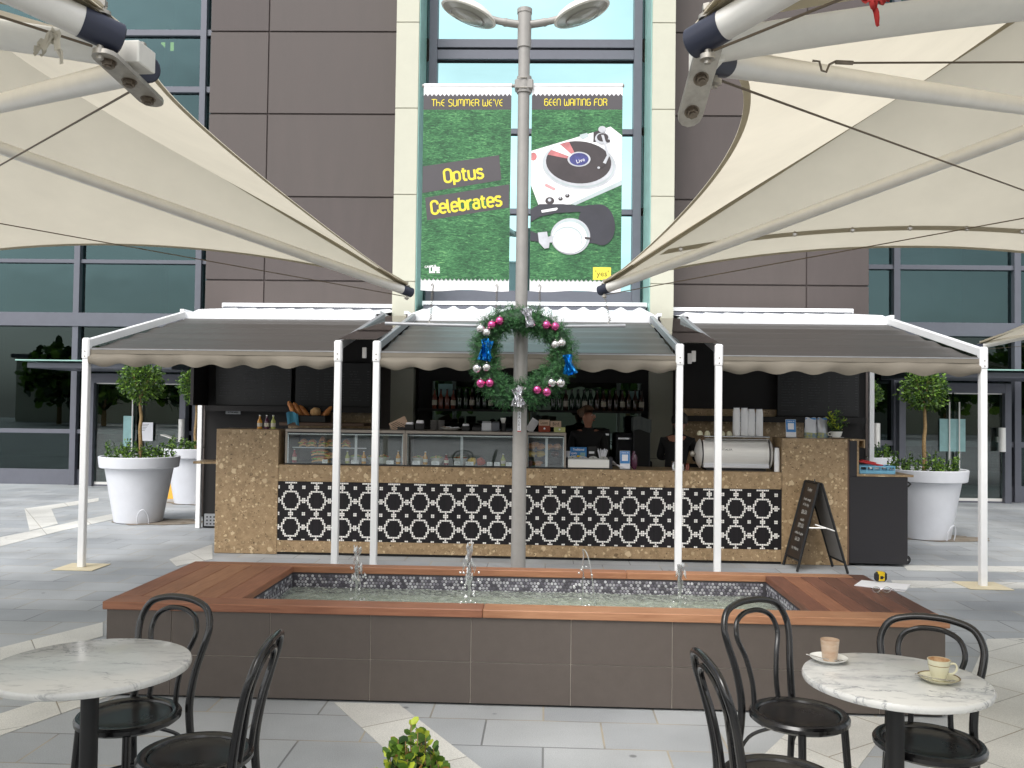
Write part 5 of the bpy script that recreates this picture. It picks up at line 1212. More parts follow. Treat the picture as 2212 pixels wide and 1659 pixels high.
for k in range(85):
    a = rr.uniform(0, 6.283); sp_ = rr.random()**.8; top = .835-.27*sp_**1.1-rr.random()*.05; d = .015+.12*sp_
    p0 = Vector((.03*math.cos(a), .03*math.sin(a), .31)); p1 = Vector((d*.9*math.cos(a), d*.9*math.sin(a), .5)); p2 = Vector((d*math.cos(a), d*math.sin(a), top))
    b.use('bark').tube([p0, p1, p2], [.004, .003, .0015], 5, caps=False)
    for q_ in range(34):
        f = rr.uniform(.0, 1.0); p = p1.lerp(p2, f) if rr.random() < .85 else p0.lerp(p1, f)
        mt = rr.choices(('leaf', 'leaf_l', 'leaf_d', 'leaf_y', 'leaf_o'), (5, 4, 3, 1+4*(f > .85), .7))[0]
        b.use(mt); g_ = q_*2.4+k; leafq(b, p, Vector((math.cos(g_), math.sin(g_), .8)), rv(rr), rr.uniform(.022, .036), .75)
b.build('foliage', sh, world=False, smooth=0)

# ================================================================ CHALK BOARD, SIGNS, MENUS
ab = root('chalkboard_sign', 'black folding chalkboard sign standing open in front of the right counter end', 'sign', (2.8, 9.32, 0))
def rail(p0, p1, m='blackm', w=.013): return MB(m).tube([p0, p1], w, 4)
top = .905; 
Lf = [Vector((2.545, 9.56, .005)), Vector((2.575, 9.15, .005))]; Lt = [Vector((2.76, 9.52, top)), Vector((2.79, 9.14, top))]
Rf = [Vector((3.045, 9.5, .005)), Vector((3.07, 9.1, .005))]; Rt = [Vector((2.79, 9.52, top)), Vector((2.82, 9.14, top))]
for f, t_, nm in ((Lf, Lt, 'front'), (Rf, Rt, 'rear')):
    b = MB('blackm')
    for k in (0, 1): b.tube([f[k], t_[k]], .014, 4)
    b.tube([f[0].lerp(t_[0], .12), f[1].lerp(t_[1], .12)], .012, 4).tube([t_[0], t_[1]], .012, 4)
    b = b.build('board_frame', ab)
    off = Vector((-.006, 0, 0)) if nm == 'front' else Vector((-.006, 0, 0))
    c4 = [f[0].lerp(t_[0], .13), f[1].lerp(t_[1], .13), t_[1], t_[0]]
    pn = MB('board' if nm == 'front' else 'boardback').add([p for p in c4]+[p+Vector((.008, 0, 0)) for p in c4], [(0, 1, 2, 3), (7, 6, 5, 4), (0, 4, 5, 1), (1, 5, 6, 2), (2, 6, 7, 3), (3, 7, 4, 0)]).build('chalk_panel', ab)
    if nm == 'front':
        w_ = MB('chalk'); rr = random.Random(3)
        def bp(u, v): return c4[0].lerp(c4[1], u).lerp(c4[3].lerp(c4[2], u), v)+Vector((-.003, 0, .001))
        for txt, v, s_ in (('Today', .9, .055), ('fresh soup', .77, .05), ('of the day', .7, .045), ('$8.50', .6, .07), ('salads', .5, .05), ('$9.00', .42, .075), ('coffee & cake', .32, .045), ('$6.50', .24, .06), ('to share', .12, .06)):
            w_.text(txt, s_, lambda x, y: tuple(bp(.5+x/.42, v+y/.93)), bold=.001)
        w_.build('chalk_writing', pn, smooth=0)
MB('ssteel').tube([Lf[1].lerp(Lt[1], .5), Rf[1].lerp(Rt[1], .47)+Vector((-.1, 0, .03))], .007, 6).tube([Rf[1].lerp(Rt[1], .47), Lf[1].lerp(Lt[1], .5)+Vector((.07, 0, .035))], .007, 6).build('stay', ab)
MB('chrome').tube([(2.8, 9.3, top+.0), (2.8, 9.32, top+.03), (2.8, 9.34, top)], .006, 6).build('clip', ab)

def menu(x0, x1, z0, z1, lab, seed):
    r = root('menu_board', lab, 'menu board', ((x0+x1)/2, 11.42, z0)); rr = random.Random(seed)
    b = MB('blackm').box(x0, x1, 11.4, 11.45, z0, z1, .004).use('chalk_d'); w = (x1-x0)
    for c_ in range(3):
        xx = x0+.05+c_*w/3; z = z1-.12 if c_ else z1-.08
        while z > z0+.06:
            ln = rr.uniform(.1, w/3-.14)
            if rr.random() < .85:
                n_ = int(ln/.016)
                for k in range(n_):
                    if rr.random() < .8: b.box(xx+k*.016, xx+k*.016+.011, 11.3975, 11.399, z, z+.012)
                b.box(xx+w/3-.1, xx+w/3-.07, 11.3975, 11.399, z, z+.012)
            z -= .034
    b.build('board', r, smooth=0); MB('innerdark').box(x0-.01, x1+.01, 11.41, 11.46, z0-.012, z0-.001).build('lower_trim', r)
menu(-4.36, -3.35, 1.625, 2.2, 'large black menu board with faint lettering above the left counter block', 1)
menu(-3.3, -2.3, 1.625, 2.2, 'black menu board between the left menu and the white posts', 5)
menu(2.95, 3.98, 1.58, 2.2, 'large black menu board with faint lettering above the right counter block', 2)
q = at(504, 888, Y=11.44)
ns = root('no_smoking_sign', 'small white sign reading no smoking in this area on the dark left wall', 'sign', tuple(q))
b = MB('rail_g').box(q.x-.1, q.x+.1, 11.43, 11.44, q.z-.04, q.z+.04, .003).use('ink').text('NO SMOKING', .03, FRONT(q.x, 11.4288, q.z+.016), xs=.8, bold=.0008).text('IN THIS AREA', .03, FRONT(q.x, 11.4288, q.z-.018), xs=.75, bold=.0008); b.build('plate', ns)
# wet floor sign and rope stand near the left door
q = at(378, 1076, z=0)
wf = root('wet_floor_sign', 'yellow folding wet floor sign between the two left pots', 'sign', (q.x, q.y, 0))
for s_ in (-1, 1):
    b = MB('yelsign').add([(q.x-.15, q.y+s_*.16, .005), (q.x+.15, q.y+s_*.16, .005), (q.x+.1, q.y+s_*.01, .62), (q.x-.1, q.y+s_*.01, .62), (q.x-.15, q.y+s_*.15, .005), (q.x+.15, q.y+s_*.15, .005), (q.x+.1, q.y, .62), (q.x-.1, q.y, .62)], [(0, 1, 2, 3), (7, 6, 5, 4), (0, 3, 7, 4), (1, 5, 6, 2), (3, 2, 6, 7), (0, 4, 5, 1)])
    if s_ < 0: b.use('redbox').text('CAUTION', .06, lambda x, y: (q.x+x, q.y-.062-.0018-(.0)*y, .42+y), bold=.001).text('WET FLOOR', .04, lambda x, y: (q.x+x, q.y-.09, .3+y), bold=.001)
    b.build('panel', wf)
q = at(369, 1060, z=0)
ss = root('sign_stand', 'slim steel stand with a slanted top near the left doors', 'stand', (q.x, q.y, 0))
MB('ssteel').cyl((q.x, q.y, .02), (q.x, q.y, 1.0), .014).build('stand_pole', ss); MB('ssteel').cyl((q.x, q.y, .004), (q.x, q.y, .02), .14, n=24).build('stand_base', ss)
t_ = MB('ssteel'); t_.T = Matrix.Translation((q.x-.05, q.y, 1.0)) @ Matrix.Rotation(.3, 4, 'Y'); t_.box(-.14, .12, -.1, .1, 0, .012).build('slanted_top', ss)

# ================================================================ ON AND BEHIND THE COUNTER
CT = .9855; BT = 1.369; BT2 = 1.355; FT = 1.378
def bottle(nm, lab, x, y, z, h, r, m, grp, label_m='labelw', cap='cap_r', cat='bottle'):
    t = root(nm, lab, cat, (x, y, z), group=grp)
    MB(m).lathe([(0, 0), (r*.95, 0), (r, .006), (r, h*.5), (r*.92, h*.58), (r*.45, h*.74), (r*.36, h*.8), (r*.36, h*.93), (0, h*.93)], n=18).build('bottle_body', t, world=False)
    if label_m: MB(label_m).lathe([(r*1.02, h*.18), (r*1.025, h*.19), (r*1.025, h*.42), (r*1.02, h*.43)], n=18, cap=False).build('label', t, world=False)
    MB(cap).lathe([(0, h*.925), (r*.42, h*.925), (r*.42, h), (0, h)], n=14).build('cap', t, world=False)
    return t
for u, m, lab in ((561, 'juice_o', 'small amber drink bottle, leftmost of three on the left stone block'), (576, 'juice_p', 'small dark purple drink bottle in the middle of three on the left block'), (590, 'juice_g', 'small pale green drink bottle, rightmost of three on the left block')):
    q = at(u, 925, Y=9.72); bottle('drink_bottle', lab, q.x, 9.72, BT, .155, .027, m, 'three drink bottles on the left block')
# display fridges
def fridge(x0, x1, lab, mull, tray):
    y0, y1 = YC+.05, YC+.55; z0 = CT+.001; z1 = FT-.001
    r = root('display_fridge', lab, 'display fridge', ((x0+x1)/2, (y0+y1)/2, z0), group='glass fronted display fridges on the counter')
    MB('sdull').box(x0, x1, y0-.012, y1, z1-.032, z1, .003).box(x0, x0+.022, y0-.004, y1, z0+.012, z1-.033).box(x1-.022, x1, y0-.004, y1, z0+.012, z1-.033).use('frame_d').box(x0, x1, y0-.006, y1, z0, z0+.0115).box(x0+.023, x1-.023, y0-.006, y0+.01, z1-.045, z1-.0335).build('casing', r)
    MB('fridgein').box(x0+.023, x1-.023, y1-.02, y1-.005, z0+.0125, z1-.034).box(x0+.023, x1-.023, y0+.012, y1-.021, z0+.012, z0+.016).build('lining', r)
    MB('clearglass').box(x0+.024, x1-.024, y0-.002, y0+.004, z0+.014, z1-.047).build('front_glass', r)
    f = MB('chrome').box(x0+.025, x0+.033, y0+.005, y0+.012, z0+.014, z1-.047).box(x1-.033, x1-.025, y0+.005, y0+.012, z0+.014, z1-.047).box(x0+.034, x1-.034, y0+.005, y0+.012, z1-.058, z1-.048); f.build('trim', r)
    for mx in mull: MB('whitep').box(mx-.014, mx+.014, y0+.006, y0+.02, z0+.017, z1-.06).build('mullion', r)
    return r, y0, y1, z0, z1
fr1 = fridge(-2.885, -1.556, 'long glass display fridge with sandwiches at the left end of the counter', (-2.1,), 0)
fr2 = fridge(-1.552, -.232, 'long glass display fridge with salads between the white posts and the lamp post', (-.93,), 0)
r3, y0, y1, z0, z1 = fridge(-.228, .212, 'small glass cabinet with pastries to the right of the lamp post', (.0,), 0)
for z in (CT+.12, CT+.2): MB('clearglass').box(-.2, .185, y0+.03, y1-.03, z, z+.005).build('glass_shelf', r3)
sh_ = MB('clearglass').box(-2.83, -2.0, YC+.14, YC+.45, CT+.18, CT+.186).use('whitep').box(-2.83, -2.0, YC+.135, YC+.14, CT+.178, CT+.19).build('glass_shelf', fr1[0])
YF = YC+.1; Z0 = CT+.0175
def card(x, z=Z0, w=.075, y=None, lab='small white price card'):
    y = y or YF-.028
    b = MB('paper'); b.T = Matrix.Translation((x, y, z)) @ Matrix.Rotation(-.25, 4, 'X'); b.box(-w/2, w/2, 0, .001, 0, .042).use('ink')
    for k in range(3): b.box(-w*.38, w*.3-k*.01, -.0006, -.0001, .012+k*.01, .014+k*.01)
    tag(b.build('price_card', loc=(x, y, z)), lab, 'price card', 'price cards inside the display fridges')
CL = ['price card under the big sandwich in the left fridge', 'price card left of the yellow bottle in the left fridge', 'price card left of the orange bottle in the left fridge', 'price card left of the orange bottle in the second fridge', 'price card right of the orange bottle in the second fridge', 'price card right of the red bottle in the second fridge', 'price card left of the bagged fruit in the second fridge', 'price card just right of the bagged fruit in the second fridge', 'price card left of the pale green bottle in the second fridge', 'price card beside the lamp post in the second fridge']
for (u, v), l in zip(((818, 1000), (870, 1003), (953, 1006), (1004, 1008), (1052, 1010), (1110, 1012)), CL[0:1]+CL[1:2]+CL[2:3]+CL[3:4]+CL[4:5]+CL[5:6]): pass
cx_ = lambda c: at((680+c/3.814)*.8848, 1003, Y=YF).x
for c, l in zip((436, 715, 1040, 1285, 1462, 1672, 1780, 1968, 2035, 2145), CL): card(cx_(c), lab=l, w=.06 if c in (436, 1968, 2035, 2145) else .085)
def jb(c, m, h, lab, r=.026): bottle('juice_bottle', lab, cx_(c), YF+.01, Z0, h*1.2, r, m, 'juice bottles inside the display fridges')
jb(145, 'juice_r', .125, 'red juice bottle at the left end of the first display fridge', .027); jb(638, 'juice_g', .115, 'pale green bottle right of the big sandwiches')
jb(792, 'juice_o', .115, 'yellow juice bottle between the two left white posts'); jb(1112, 'juice_o', .125, 'orange juice bottle at the right end of the first fridge')
jb(1365, 'juice_o', .12, 'orange juice bottle in the left half of the second fridge'); jb(1560, 'juice_r', .1, 'red juice bottle in the left half of the second fridge'); jb(2090, 'juice_g', .11, 'pale green juice bottle near the lamp post')
def bowl(c, m, lab, w=.075):
    x = cx_(c); r = root('salad_bowl', lab, 'bowl', (x, YF+.13, Z0), group='white salad bowls in the display fridges')
    MB('china').lathe([(0, 0), (w*.6, 0), (w, .07), (w-.004, .071), (w*.58, .006), (0, .006)], n=28).build('bowl_body', r, world=False)
    rr = random.Random(int(c)); b = MB(m)
    for k in range(36):
        a = rr.uniform(0, 6.28); d = w*.8*rr.random()**.5; b.use(rr.choice((m, m, 'lettuce', 'bread'))); b.ell((d*math.cos(a), d*math.sin(a), .062+.028*(1-d/w)), .014, .011, .009, n=7, wob=.5, seed=k)
    b.build('salad', r, world=False)
for c, m, l in ((700, 'lettuce', 'white bowl of green salad behind the left price card'), (865, 'bread', 'white bowl of grains behind the white post'), (955, 'tomato', 'white bowl of tomato salad left of the orange bottle'), (1290, 'crust', 'white bowl with nuts at the left of the second fridge'), (1465, 'lettuce', 'white bowl of greens left of the red bottle'), (1680, 'tomato', 'white bowl of bright red salad beside the mullion')): bowl(c, m, l, .085)
def sandwich(x, y, z, sx, lab, seed, sz=.05, grp='sandwiches stacked in the first display fridge'):
    r = root('sandwich', lab, 'sandwich', (x, y, z), group=grp); rr = random.Random(seed)
    MB('bread').grid(lambda u, v: (-sx/2+sx*u, -.045+.09*v, .016*math.sin(math.pi*u)**.4), 12, 4, th=.016).build('lower_bread', r, world=False)
    b = MB('lettuce')
    for k in range(26): b.use(rr.choice(('lettuce', 'lettuce', 'tomato', 'cheese'))); b.ell((rr.uniform(-sx*.46, sx*.46), rr.uniform(-.05, .03), .02+rr.random()*.016), .018, .016, .006, n=7, wob=.5, seed=k)
    b.build('filling', r, world=False)
    MB('crust').grid(lambda u, v: (-sx/2+sx*u, -.042+.084*v, .034+sz*.5*math.sin(math.pi*u)**.5*math.sin(math.pi*(.15+.7*v))), 12, 6, th=.008).build('upper_bread', r, world=False)
for c, z, sx, l in ((385, Z0, .2, 'big salad baguette at the bottom of the left fridge'), (372, Z0+.075, .18, 'green filled baguette on top of the big one'), (480, Z0+.04, .14, 'sandwich half hidden behind the white post')): sandwich(cx_(c), YF+.07, z+.016, sx, l, int(c)+int(z*100))
for c, l in ((210, 'left roll on the glass shelf of the first fridge'), (290, 'second roll on the glass shelf of the first fridge'), (385, 'tall filled roll on the glass shelf'), (462, 'roll on the shelf beside the white post'), (610, 'roll on the shelf right of the first white post')): sandwich(cx_(c), YC+.2, CT+.205, .085 if c != 385 else .07, l, int(c), .08 if c != 385 else .14, 'rolls on the shelf of the first display fridge')
def lump(nm, x, y, z, rx, ry, rz, m, lab, cat, grp, seed=0): return tag(MB(m).ell((x, y, z+rz*.85), rx, ry, rz, n=14, wob=.35, seed=seed).build(nm, loc=(x, y, z)), lab, cat, grp)
pc = lambda c: at((1220+c/5.821)*.8848, 1000, Y=YC+.2).x
for c, zz, m, l in ((450, .2055, 'crust', 'left pastry on the top shelf'), (505, .2255, 'crust', 'pastry lying on the others on the top left shelf'), (575, .2055, 'crust', 'second pastry on the top shelf'), (700, .2055, 'crust', 'third pastry on the top shelf, right of the mullion'), (815, .2055, 'crust', 'right pastry on the top shelf'), (450, .1255, 'cheese', 'left yellow pastry on the middle shelf'), (575, .1255, 'cheese', 'right yellow pastry on the middle shelf'), (785, .1255, 'cake', 'dark cake on the middle shelf'), (540, .018, 'crust', 'croissant at the bottom of the small cabinet'), (440, .018, 'cake', 'dark bun at the bottom left of the small cabinet')):
    lump('pastry', pc(c), YC+.2, CT+zz, .05, .038, .03, m, l, 'pastry', 'pastries in the small glass cabinet', c)
for k, c in enumerate((1800, 1880)): lump('fruit_bag', cx_(c), YF+.05, Z0, .05, .04, .045, ('cheese', 'tomato')[k], ('bag of mixed orange fruit in the second fridge', 'bag of red fruit beside the orange one')[k], 'fruit bag', 'bags of fruit in the second fridge', k)
# on top of the fridges
tx = lambda c: at((680+c/3.814)*.8848, 925, Y=YC+.25).x
def holder(c, lab, m='blackm', w=.05, h=.08, top='paper'):
    x = tx(c); r = root('napkin_holder', lab, 'napkin holder', (x, YC+.25, FT), group='napkin holders on the display fridges')
    MB(m).box(-w, w, -.04, .04, 0, h*.75, .004).build('holder_body', r, world=False); MB(top).box(-w*.8, w*.8, -.03, .03, h*.7, h*1.1, .01).build('napkins', r, world=False)
holder(1222, 'black napkin holder right of the papers'); holder(1318, 'second black napkin holder with taller napkins', h=.1); holder(1745, 'black napkin holder right of the plate of sachets', w=.045, h=.07); holder(1845, 'low black holder left of the white canister', w=.05, h=.06, top='blackm')
x = tx(1940); r = root('canister', 'square white canister on the second fridge', 'canister', (x, YC+.25, FT)); MB('whitep').box(-.055, .055, -.05, .05, 0, .095, .008).build('canister_body', r, world=False); MB('rail_g').box(-.05, .05, -.045, .045, .0955, .11, .004).build('lid', r, world=False)
x = tx(2020); r = root('canister', 'square grey canister beside the white one', 'canister', (x, YC+.25, FT)); MB('frame').box(-.045, .045, -.05, .05, 0, .1, .008).build('canister_body', r, world=False); MB('blackm').box(-.04, .04, -.045, .045, .1005, .11).build('lid', r, world=False)
x = tx(2090); r = root('coffee_grinder', 'small dark grinder with a pale hopper beside the lamp post', 'grinder', (x, YC+.28, FT)); MB('blackm').lathe([(0, 0), (.035, 0), (.03, .03), (.032, .09), (0, .09)], n=18).build('grinder_body', r, world=False); MB('china').lathe([(0, .0905), (.02, .0905), (.034, .15), (0, .15)], n=18).build('hopper', r, world=False)
x = tx(1605); r = root('sachet_plate', 'white plate heaped with sugar sachets on the fridge', 'plate', (x, YC+.25, FT))
MB('china').lathe([(0, 0), (.06, 0), (.125, .03), (.123, .032), (.058, .005), (0, .005)], n=32).build('plate', r, world=False)
b = MB('paper'); rr = random.Random(4)
for k in range(26): b.use(rr.choice(('paper', 'tan', 'paper'))); b.T = Matrix.Translation((rr.uniform(-.07, .07), rr.uniform(-.05, .05), .02+.02*rr.random())) @ Matrix.Rotation(rr.uniform(0, 3), 4, 'Z') @ Matrix.Rotation(rr.uniform(-.5, .5), 4, 'X'); b.box(-.03, .03, -.01, .01, 0, .004)
b.build('sachets', r, world=False)
for c, l, s_ in ((1432, 'left stack of grey bowls behind the sachet plate', .05), (1495, 'right stack of grey bowls behind the sachet plate', .045)):
    x = tx(c); b = MB('boardback')
    for k in range(6): b.lathe([(0, .004+k*.018), (s_*.7, k*.018), (s_, .02+k*.018), (s_-.004, .021+k*.018), (0, .01+k*.018)], (x, YC+.42, FT), n=22)
    tag(b.build('bowl_stack', loc=(x, YC+.42, FT)), l, 'bowls', 'stacks of bowls on the fridge')
for c, l, an in ((1130, 'newspaper leaning on the fridge left of the napkin holders', .5), ):
    x = tx(c); b = MB('tan'); b.T = Matrix.Translation((x, YC+.35, FT+.003)) @ Matrix.Rotation(-.35, 4, 'X') @ Matrix.Rotation(-an, 4, 'Y'); b.box(-.1, .1, 0, .012, 0, .13).use('ink')
    for k in range(5): b.box(-.08, .08-.02*k, -.001, -.0003, .02+k*.02, .026+k*.02)
    b.use('blackm'); b.T = Matrix(); b.box(x-.02, x+.06, YC+.2, YC+.28, FT, FT+.03)
    tag(b.build('newspaper', loc=(x, YC+.3, FT)), l, 'newspaper')
b = MB('paper'); x = .0; b.T = Matrix.Translation((pc(410), YC+.3, FT+.002)) @ Matrix.Rotation(.55, 4, 'Y') @ Matrix.Rotation(-.3, 4, 'X'); b.box(-.05, .04, 0, .008, 0, .16)
tag(b.build('paper_wad', loc=(pc(410), YC+.3, FT)), 'pale folded papers sticking up right of the lamp post', 'paper')
for c, w, z0_, h, m, tt, l in ((630, .065, 0, .07, 'redbox', '', 'brick red tea box, lower left of four'), (845, .062, 0, .055, 'grnbox', '', 'pale green tea box, lower right of four'), (625, .06, .0705, .065, 'tan', 'Luxe', 'tan tea box reading Luxe on the red box'), (790, .06, .0555, .068, 'tan', 'Bird', 'tan tea box reading Bird on the green box')):
    x = pc(c); r = root('tea_box', l, 'tea box', (x, YC+.22, FT+z0_), group='tea boxes on the small cabinet')
    b = MB(m).box(-w, w, -.04, .04, 0, h, .002); b.build('carton', r, world=False)
    if tt: MB('ink').text(tt, .05, FRONT(0, -.0412, h*.5), xs=.85).build('lettering', r, world=False, smooth=0)
    else: MB('paper').lathe([(.0, 0), (.011, 0), (.011, .0008), (0, .0008)], n=16).build('emblem', r, world=False); r.children[-1].location = (0, -.041, h*.55); r.children[-1].rotation_euler = (R(90), 0, 0)
# till point right of the pastry cabinet
x0, x1 = .235, .685
r = root('cup_tray', 'stainless steel tray box with lids standing on the counter before the barista', 'tray', ((x0+x1)/2, YC+.2, CT))
MB('ssteel').box(x0, x1, YC+.06, YC+.3, CT+.012, CT+.105, .004).use('frame_d').box(x0, x1, YC+.065, YC+.3, CT, CT+.0118).box(x0-.012, x0-.001, YC+.06, YC+.3, CT, CT+.12).box(x1+.001, x1+.035, YC+.06, YC+.3, CT, CT+.13, .003).build('tray_box', r)
for k in range(4): 
    b = MB('china'); b.T = Matrix.Translation((x0+.055+k*.112, YC+.16, CT+.112)) @ Matrix.Rotation(.35, 4, 'X'); b.lathe([(0, 0), (.045, 0), (.047, .004), (.04, .006), (.036, .003), (0, .003)], n=24); b.use('blackm' if k != 1 else 'blue').lathe([(0, .0035), (.007, .0035), (.007, .006), (0, .006)], n=10)
    b.build('cup_lid', r)
q = at(1250, 972, Y=YC+.28)
r = root('loyalty_sign', 'blue loyalty card sign standing behind the steel tray box', 'sign', (q.x, YC+.31, CT+.12))
b = MB('blue').box(q.x-.095, q.x+.09, YC+.31, YC+.316, CT+.1, CT+.225, .001); b.build('card', r)
b = MB('paper').text('Traditional', .036, FRONT(q.x, YC+.3085, CT+.198), xs=.8, bold=.001).text('Loyalty', .03, FRONT(q.x-.052, YC+.3085, CT+.158), xs=.8, bold=.001).text('Card', .03, FRONT(q.x-.056, YC+.3085, CT+.128), xs=.8, bold=.001).use('tapeyel').box(q.x-.02, q.x+.03, YC+.3084, YC+.3096, CT+.112, CT+.135).use('ice').box(q.x+.02, q.x+.075, YC+.308, YC+.3094, CT+.128, CT+.165); b.build('lettering', r, smooth=0)
r = root('paper_cup_stack', 'white paper cups beside the blue sign', 'cups', (.236, YC+.3, CT+.106)); MB('whitep').lathe([(0, 0), (.022, 0), (.03, .07), (0, .07)], n=18).build('cup', r, world=False); MB('whitep').lathe([(.031, .066), (.033, .072), (.031, .074)], n=18, cap=False).build('rim', r, world=False)
q = at(1322, 968, Y=YC+.25); r = root('straw_holder', 'cup crammed with white paper straws by the steel tray box', 'straws', (.625, YC+.31, CT+.01))
b = MB('blackm').lathe([(0, 0), (.035, 0), (.042, .1), (.04, .1), (0, .01)], (.625, YC+.31, CT+.01), n=20).build('cup', r); b = MB('paper'); rr = random.Random(8)
for k in range(26): a = rr.uniform(0, 6.28); d = rr.uniform(.01, .035); b.tube([(.625+d*.5*math.cos(a), YC+.31+d*.5*math.sin(a), CT+.05), (.625+d*1.9*math.cos(a), YC+.31+d*1.2*math.sin(a), CT+.2+rr.uniform(-.015, .015))], .0045, 6)
b.build('straws', r)
tag(MB('blackm').box(.46, .56, YC+.31, YC+.36, CT+.1, CT+.24, .006).use('paper').box(.475, .535, YC+.308, YC+.3095, CT+.155, CT+.18, .002).build('card_terminal', loc=(.5, YC+.33, CT)), 'black payment unit with a white label behind the lids', 'terminal')
def qr(u, v, y, z, lab):
    q = at(u, v, Y=y); r = root('table_sign', lab, 'sign', (q.x, y, z), group='blue and white stand up check in signs')
    b = MB('paper'); b.T = Matrix.Rotation(-.12, 4, 'X'); b.box(-.055, .055, -.003, .003, .002, .2).use('blue').box(-.052, .052, -.0042, -.0031, .062, .197).use('paper').box(-.033, .033, -.0052, -.0043, .09, .16).text('CHECK IN', .017, FRONT(0, -.005, .178), bold=.0005)
    b.use('rail_g').box(-.056, .056, -.03, .03, 0, .006); b.build('card', r, world=False)
qr(1350, 1005, YC+.12, CT, 'blue and white stand up sign on the counter right of the straws'); qr(1709, 940, YC+.15, BT2, 'blue and white stand up sign on the right stone block')
b = MB('paper'); x = .755
b.grid(lambda u, v: (x-.05+.16*u, YC+.1+.12*v, CT+.002+.09*(1-u)*(1-v*.4)+.012*math.sin(u*9+v*5)), 10, 8, th=.003); tag(b.build('paper_bag', loc=(x, YC+.15, CT), smooth=8), 'crumpled white paper bag on the counter beside the steel tray', 'paper bag')
lump('snack_packet', .965, YC+.18, CT, .035, .03, .1, 'juice_p', 'dark purple packet beside the blue check in sign', 'packet', None, 4)
# hand dryer / paper towel on the pier
q = at(1385, 930, Y=11.6); r = root('towel_dispenser', 'cloth draped over a dark bin beside the right pier', 'bin', (q.x, 11.6, 0))
MB('blackm').box(q.x-.11, q.x+.11, 11.5, 11.72, .005, 1.38, .01).build('bin', r); MB('fridgein').grid(lambda u, v: (q.x-.12+.24*u, 11.49-.003*math.sin(u*20), 1.53-.17*v+.02*math.sin(u*5)), 20, 6, th=(0, .2, 0)).build('cloth', r)
# coffee machine
MX0, MX1, MY = 1.69, 2.46, YC+.28
cm = root('coffee_machine', 'large brushed steel espresso machine with round ends on the counter', 'coffee machine', ((MX0+MX1)/2, MY, CT))
b = MB('ssteel'); n = 18; prof = [(-.2*math.cos(a_)*.62-.02, 1.165+.16*math.sin(a_)) for a_ in [(-1.25+2.5*k/n) for k in range(n+1)]]
b.add([(x, MY+p[0], p[1]) for x in (MX0+.03, MX1-.03) for p in prof]+[(x, MY+.16, z) for x in (MX0+.03, MX1-.03) for z in (prof[0][1], prof[-1][1])],
      [(i, i+1, n+2+i, n+1+i) for i in range(n)]); b.build('curved_front', cm)
MB('frame').box(MX0+.04, MX1-.04, MY-.06, MY+.16, 1.03, 1.3, .01).build('machine_body', cm)
for s_, x in ((-1, MX0), (1, MX1)):
    b = MB('ssteel'); b.T = Matrix.Translation((x, MY-.02, 1.165)) @ Matrix.Rotation(s_*R(90), 4, 'Y'); b.lathe([(0, .05), (.06, .045), (.12, .025), (.155, 0), (.162, -.006), (.155, -.01), (0, -.01)], n=40, sy=1.0); b.build('round_end', cm)
    b = MB('steel').tube([(x+s_*.04, MY-.03, 1.16), (x+s_*.075, MY-.06, 1.16)], .012, 8).ell((x+s_*.08, MY-.065, 1.16), .03, .02, .035, n=12); b.build('steam_knob', cm)
MB('chrome').box(MX0+.03, MX1-.03, MY-.16, MY+.17, 1.352, 1.366, .003).box(MX0+.04, MX1-.04, MY-.15, MY+.15, 1.326, 1.332).build('cup_rack', cm)
MB('whitep').box(MX0+.03, MX1-.03, MY-.15, MY+.15, CT+.03, CT+.075, .006).use('frame_d').box(MX0+.06, MX1-.06, MY-.12, MY+.14, CT, CT+.0298).build('drip_base', cm)
MB('ink').text('ITALIA', .026, FRONT(1.97, MY-.158, 1.215), xs=1.5).build('lettering', cm, smooth=0)
def cups(x, y, z, n, lab, d=.0125, r=.042, inv_=True):
    t = root('paper_cup_stack', lab, 'cups', (x, y, z), group='stacks of white takeaway cups'); b = MB('cupw')
    for k in range(n):
        zz = k*d; b.lathe([(r*.98, zz+.001), (r*1.03, zz+.003), (r, zz+.006), (r*.97, zz+d+.0005)], n=24, cap=False)
    zz = n*d; b.lathe([(r, zz), (r*.78, zz+.062), (r*.74, zz+.064), (r*.7, zz+.058), (0, zz+.058)], n=24); b.build('stacked_cups', t, world=False)
    MB('navy').lathe([(r*.785, zz+.056), (r*.8, zz+.058), (r*.765, zz+.066), (r*.74, zz+.066)], n=24, cap=False).build('top_rim', t, world=False)
for k, (u, n_, l) in enumerate(((1590, 20, 'tallest stack of white paper cups on the machine, leftmost of four'), (1607, 20, 'second stack of white paper cups on the coffee machine'), (1622, 19, 'third stack of white paper cups on the coffee machine'), (1639, 19, 'rightmost stack of white paper cups on the coffee machine'))):
    q = at(u, 940, Y=MY); cups(q.x+.004, MY, 1.3665, n_, l, r=.0405)
cups(2.497, YC+.08, CT, 17, 'stack of white paper cups between the machine and the right stone block', r=.029, d=.012)
for k, (u, l) in enumerate(((1512, 'upturned pale cup at the left end of the machine rack'), (1528, 'second upturned pale cup on the machine rack'), (1560, 'third upturned pale cup on the machine rack'), (1575, 'upturned pale cup left of the paper cup stacks'))):
    q = at(u, 935, Y=MY-.03); tag(MB('china_c').lathe([(.034, 0), (.03, .03), (.018, .045), (.016, .05), (0, .05)], (q.x, MY-.03, 1.3665), n=20).build('espresso_cup', loc=(q.x, MY-.03, 1.3665)), l, 'cup', 'upturned cups on the coffee machine')
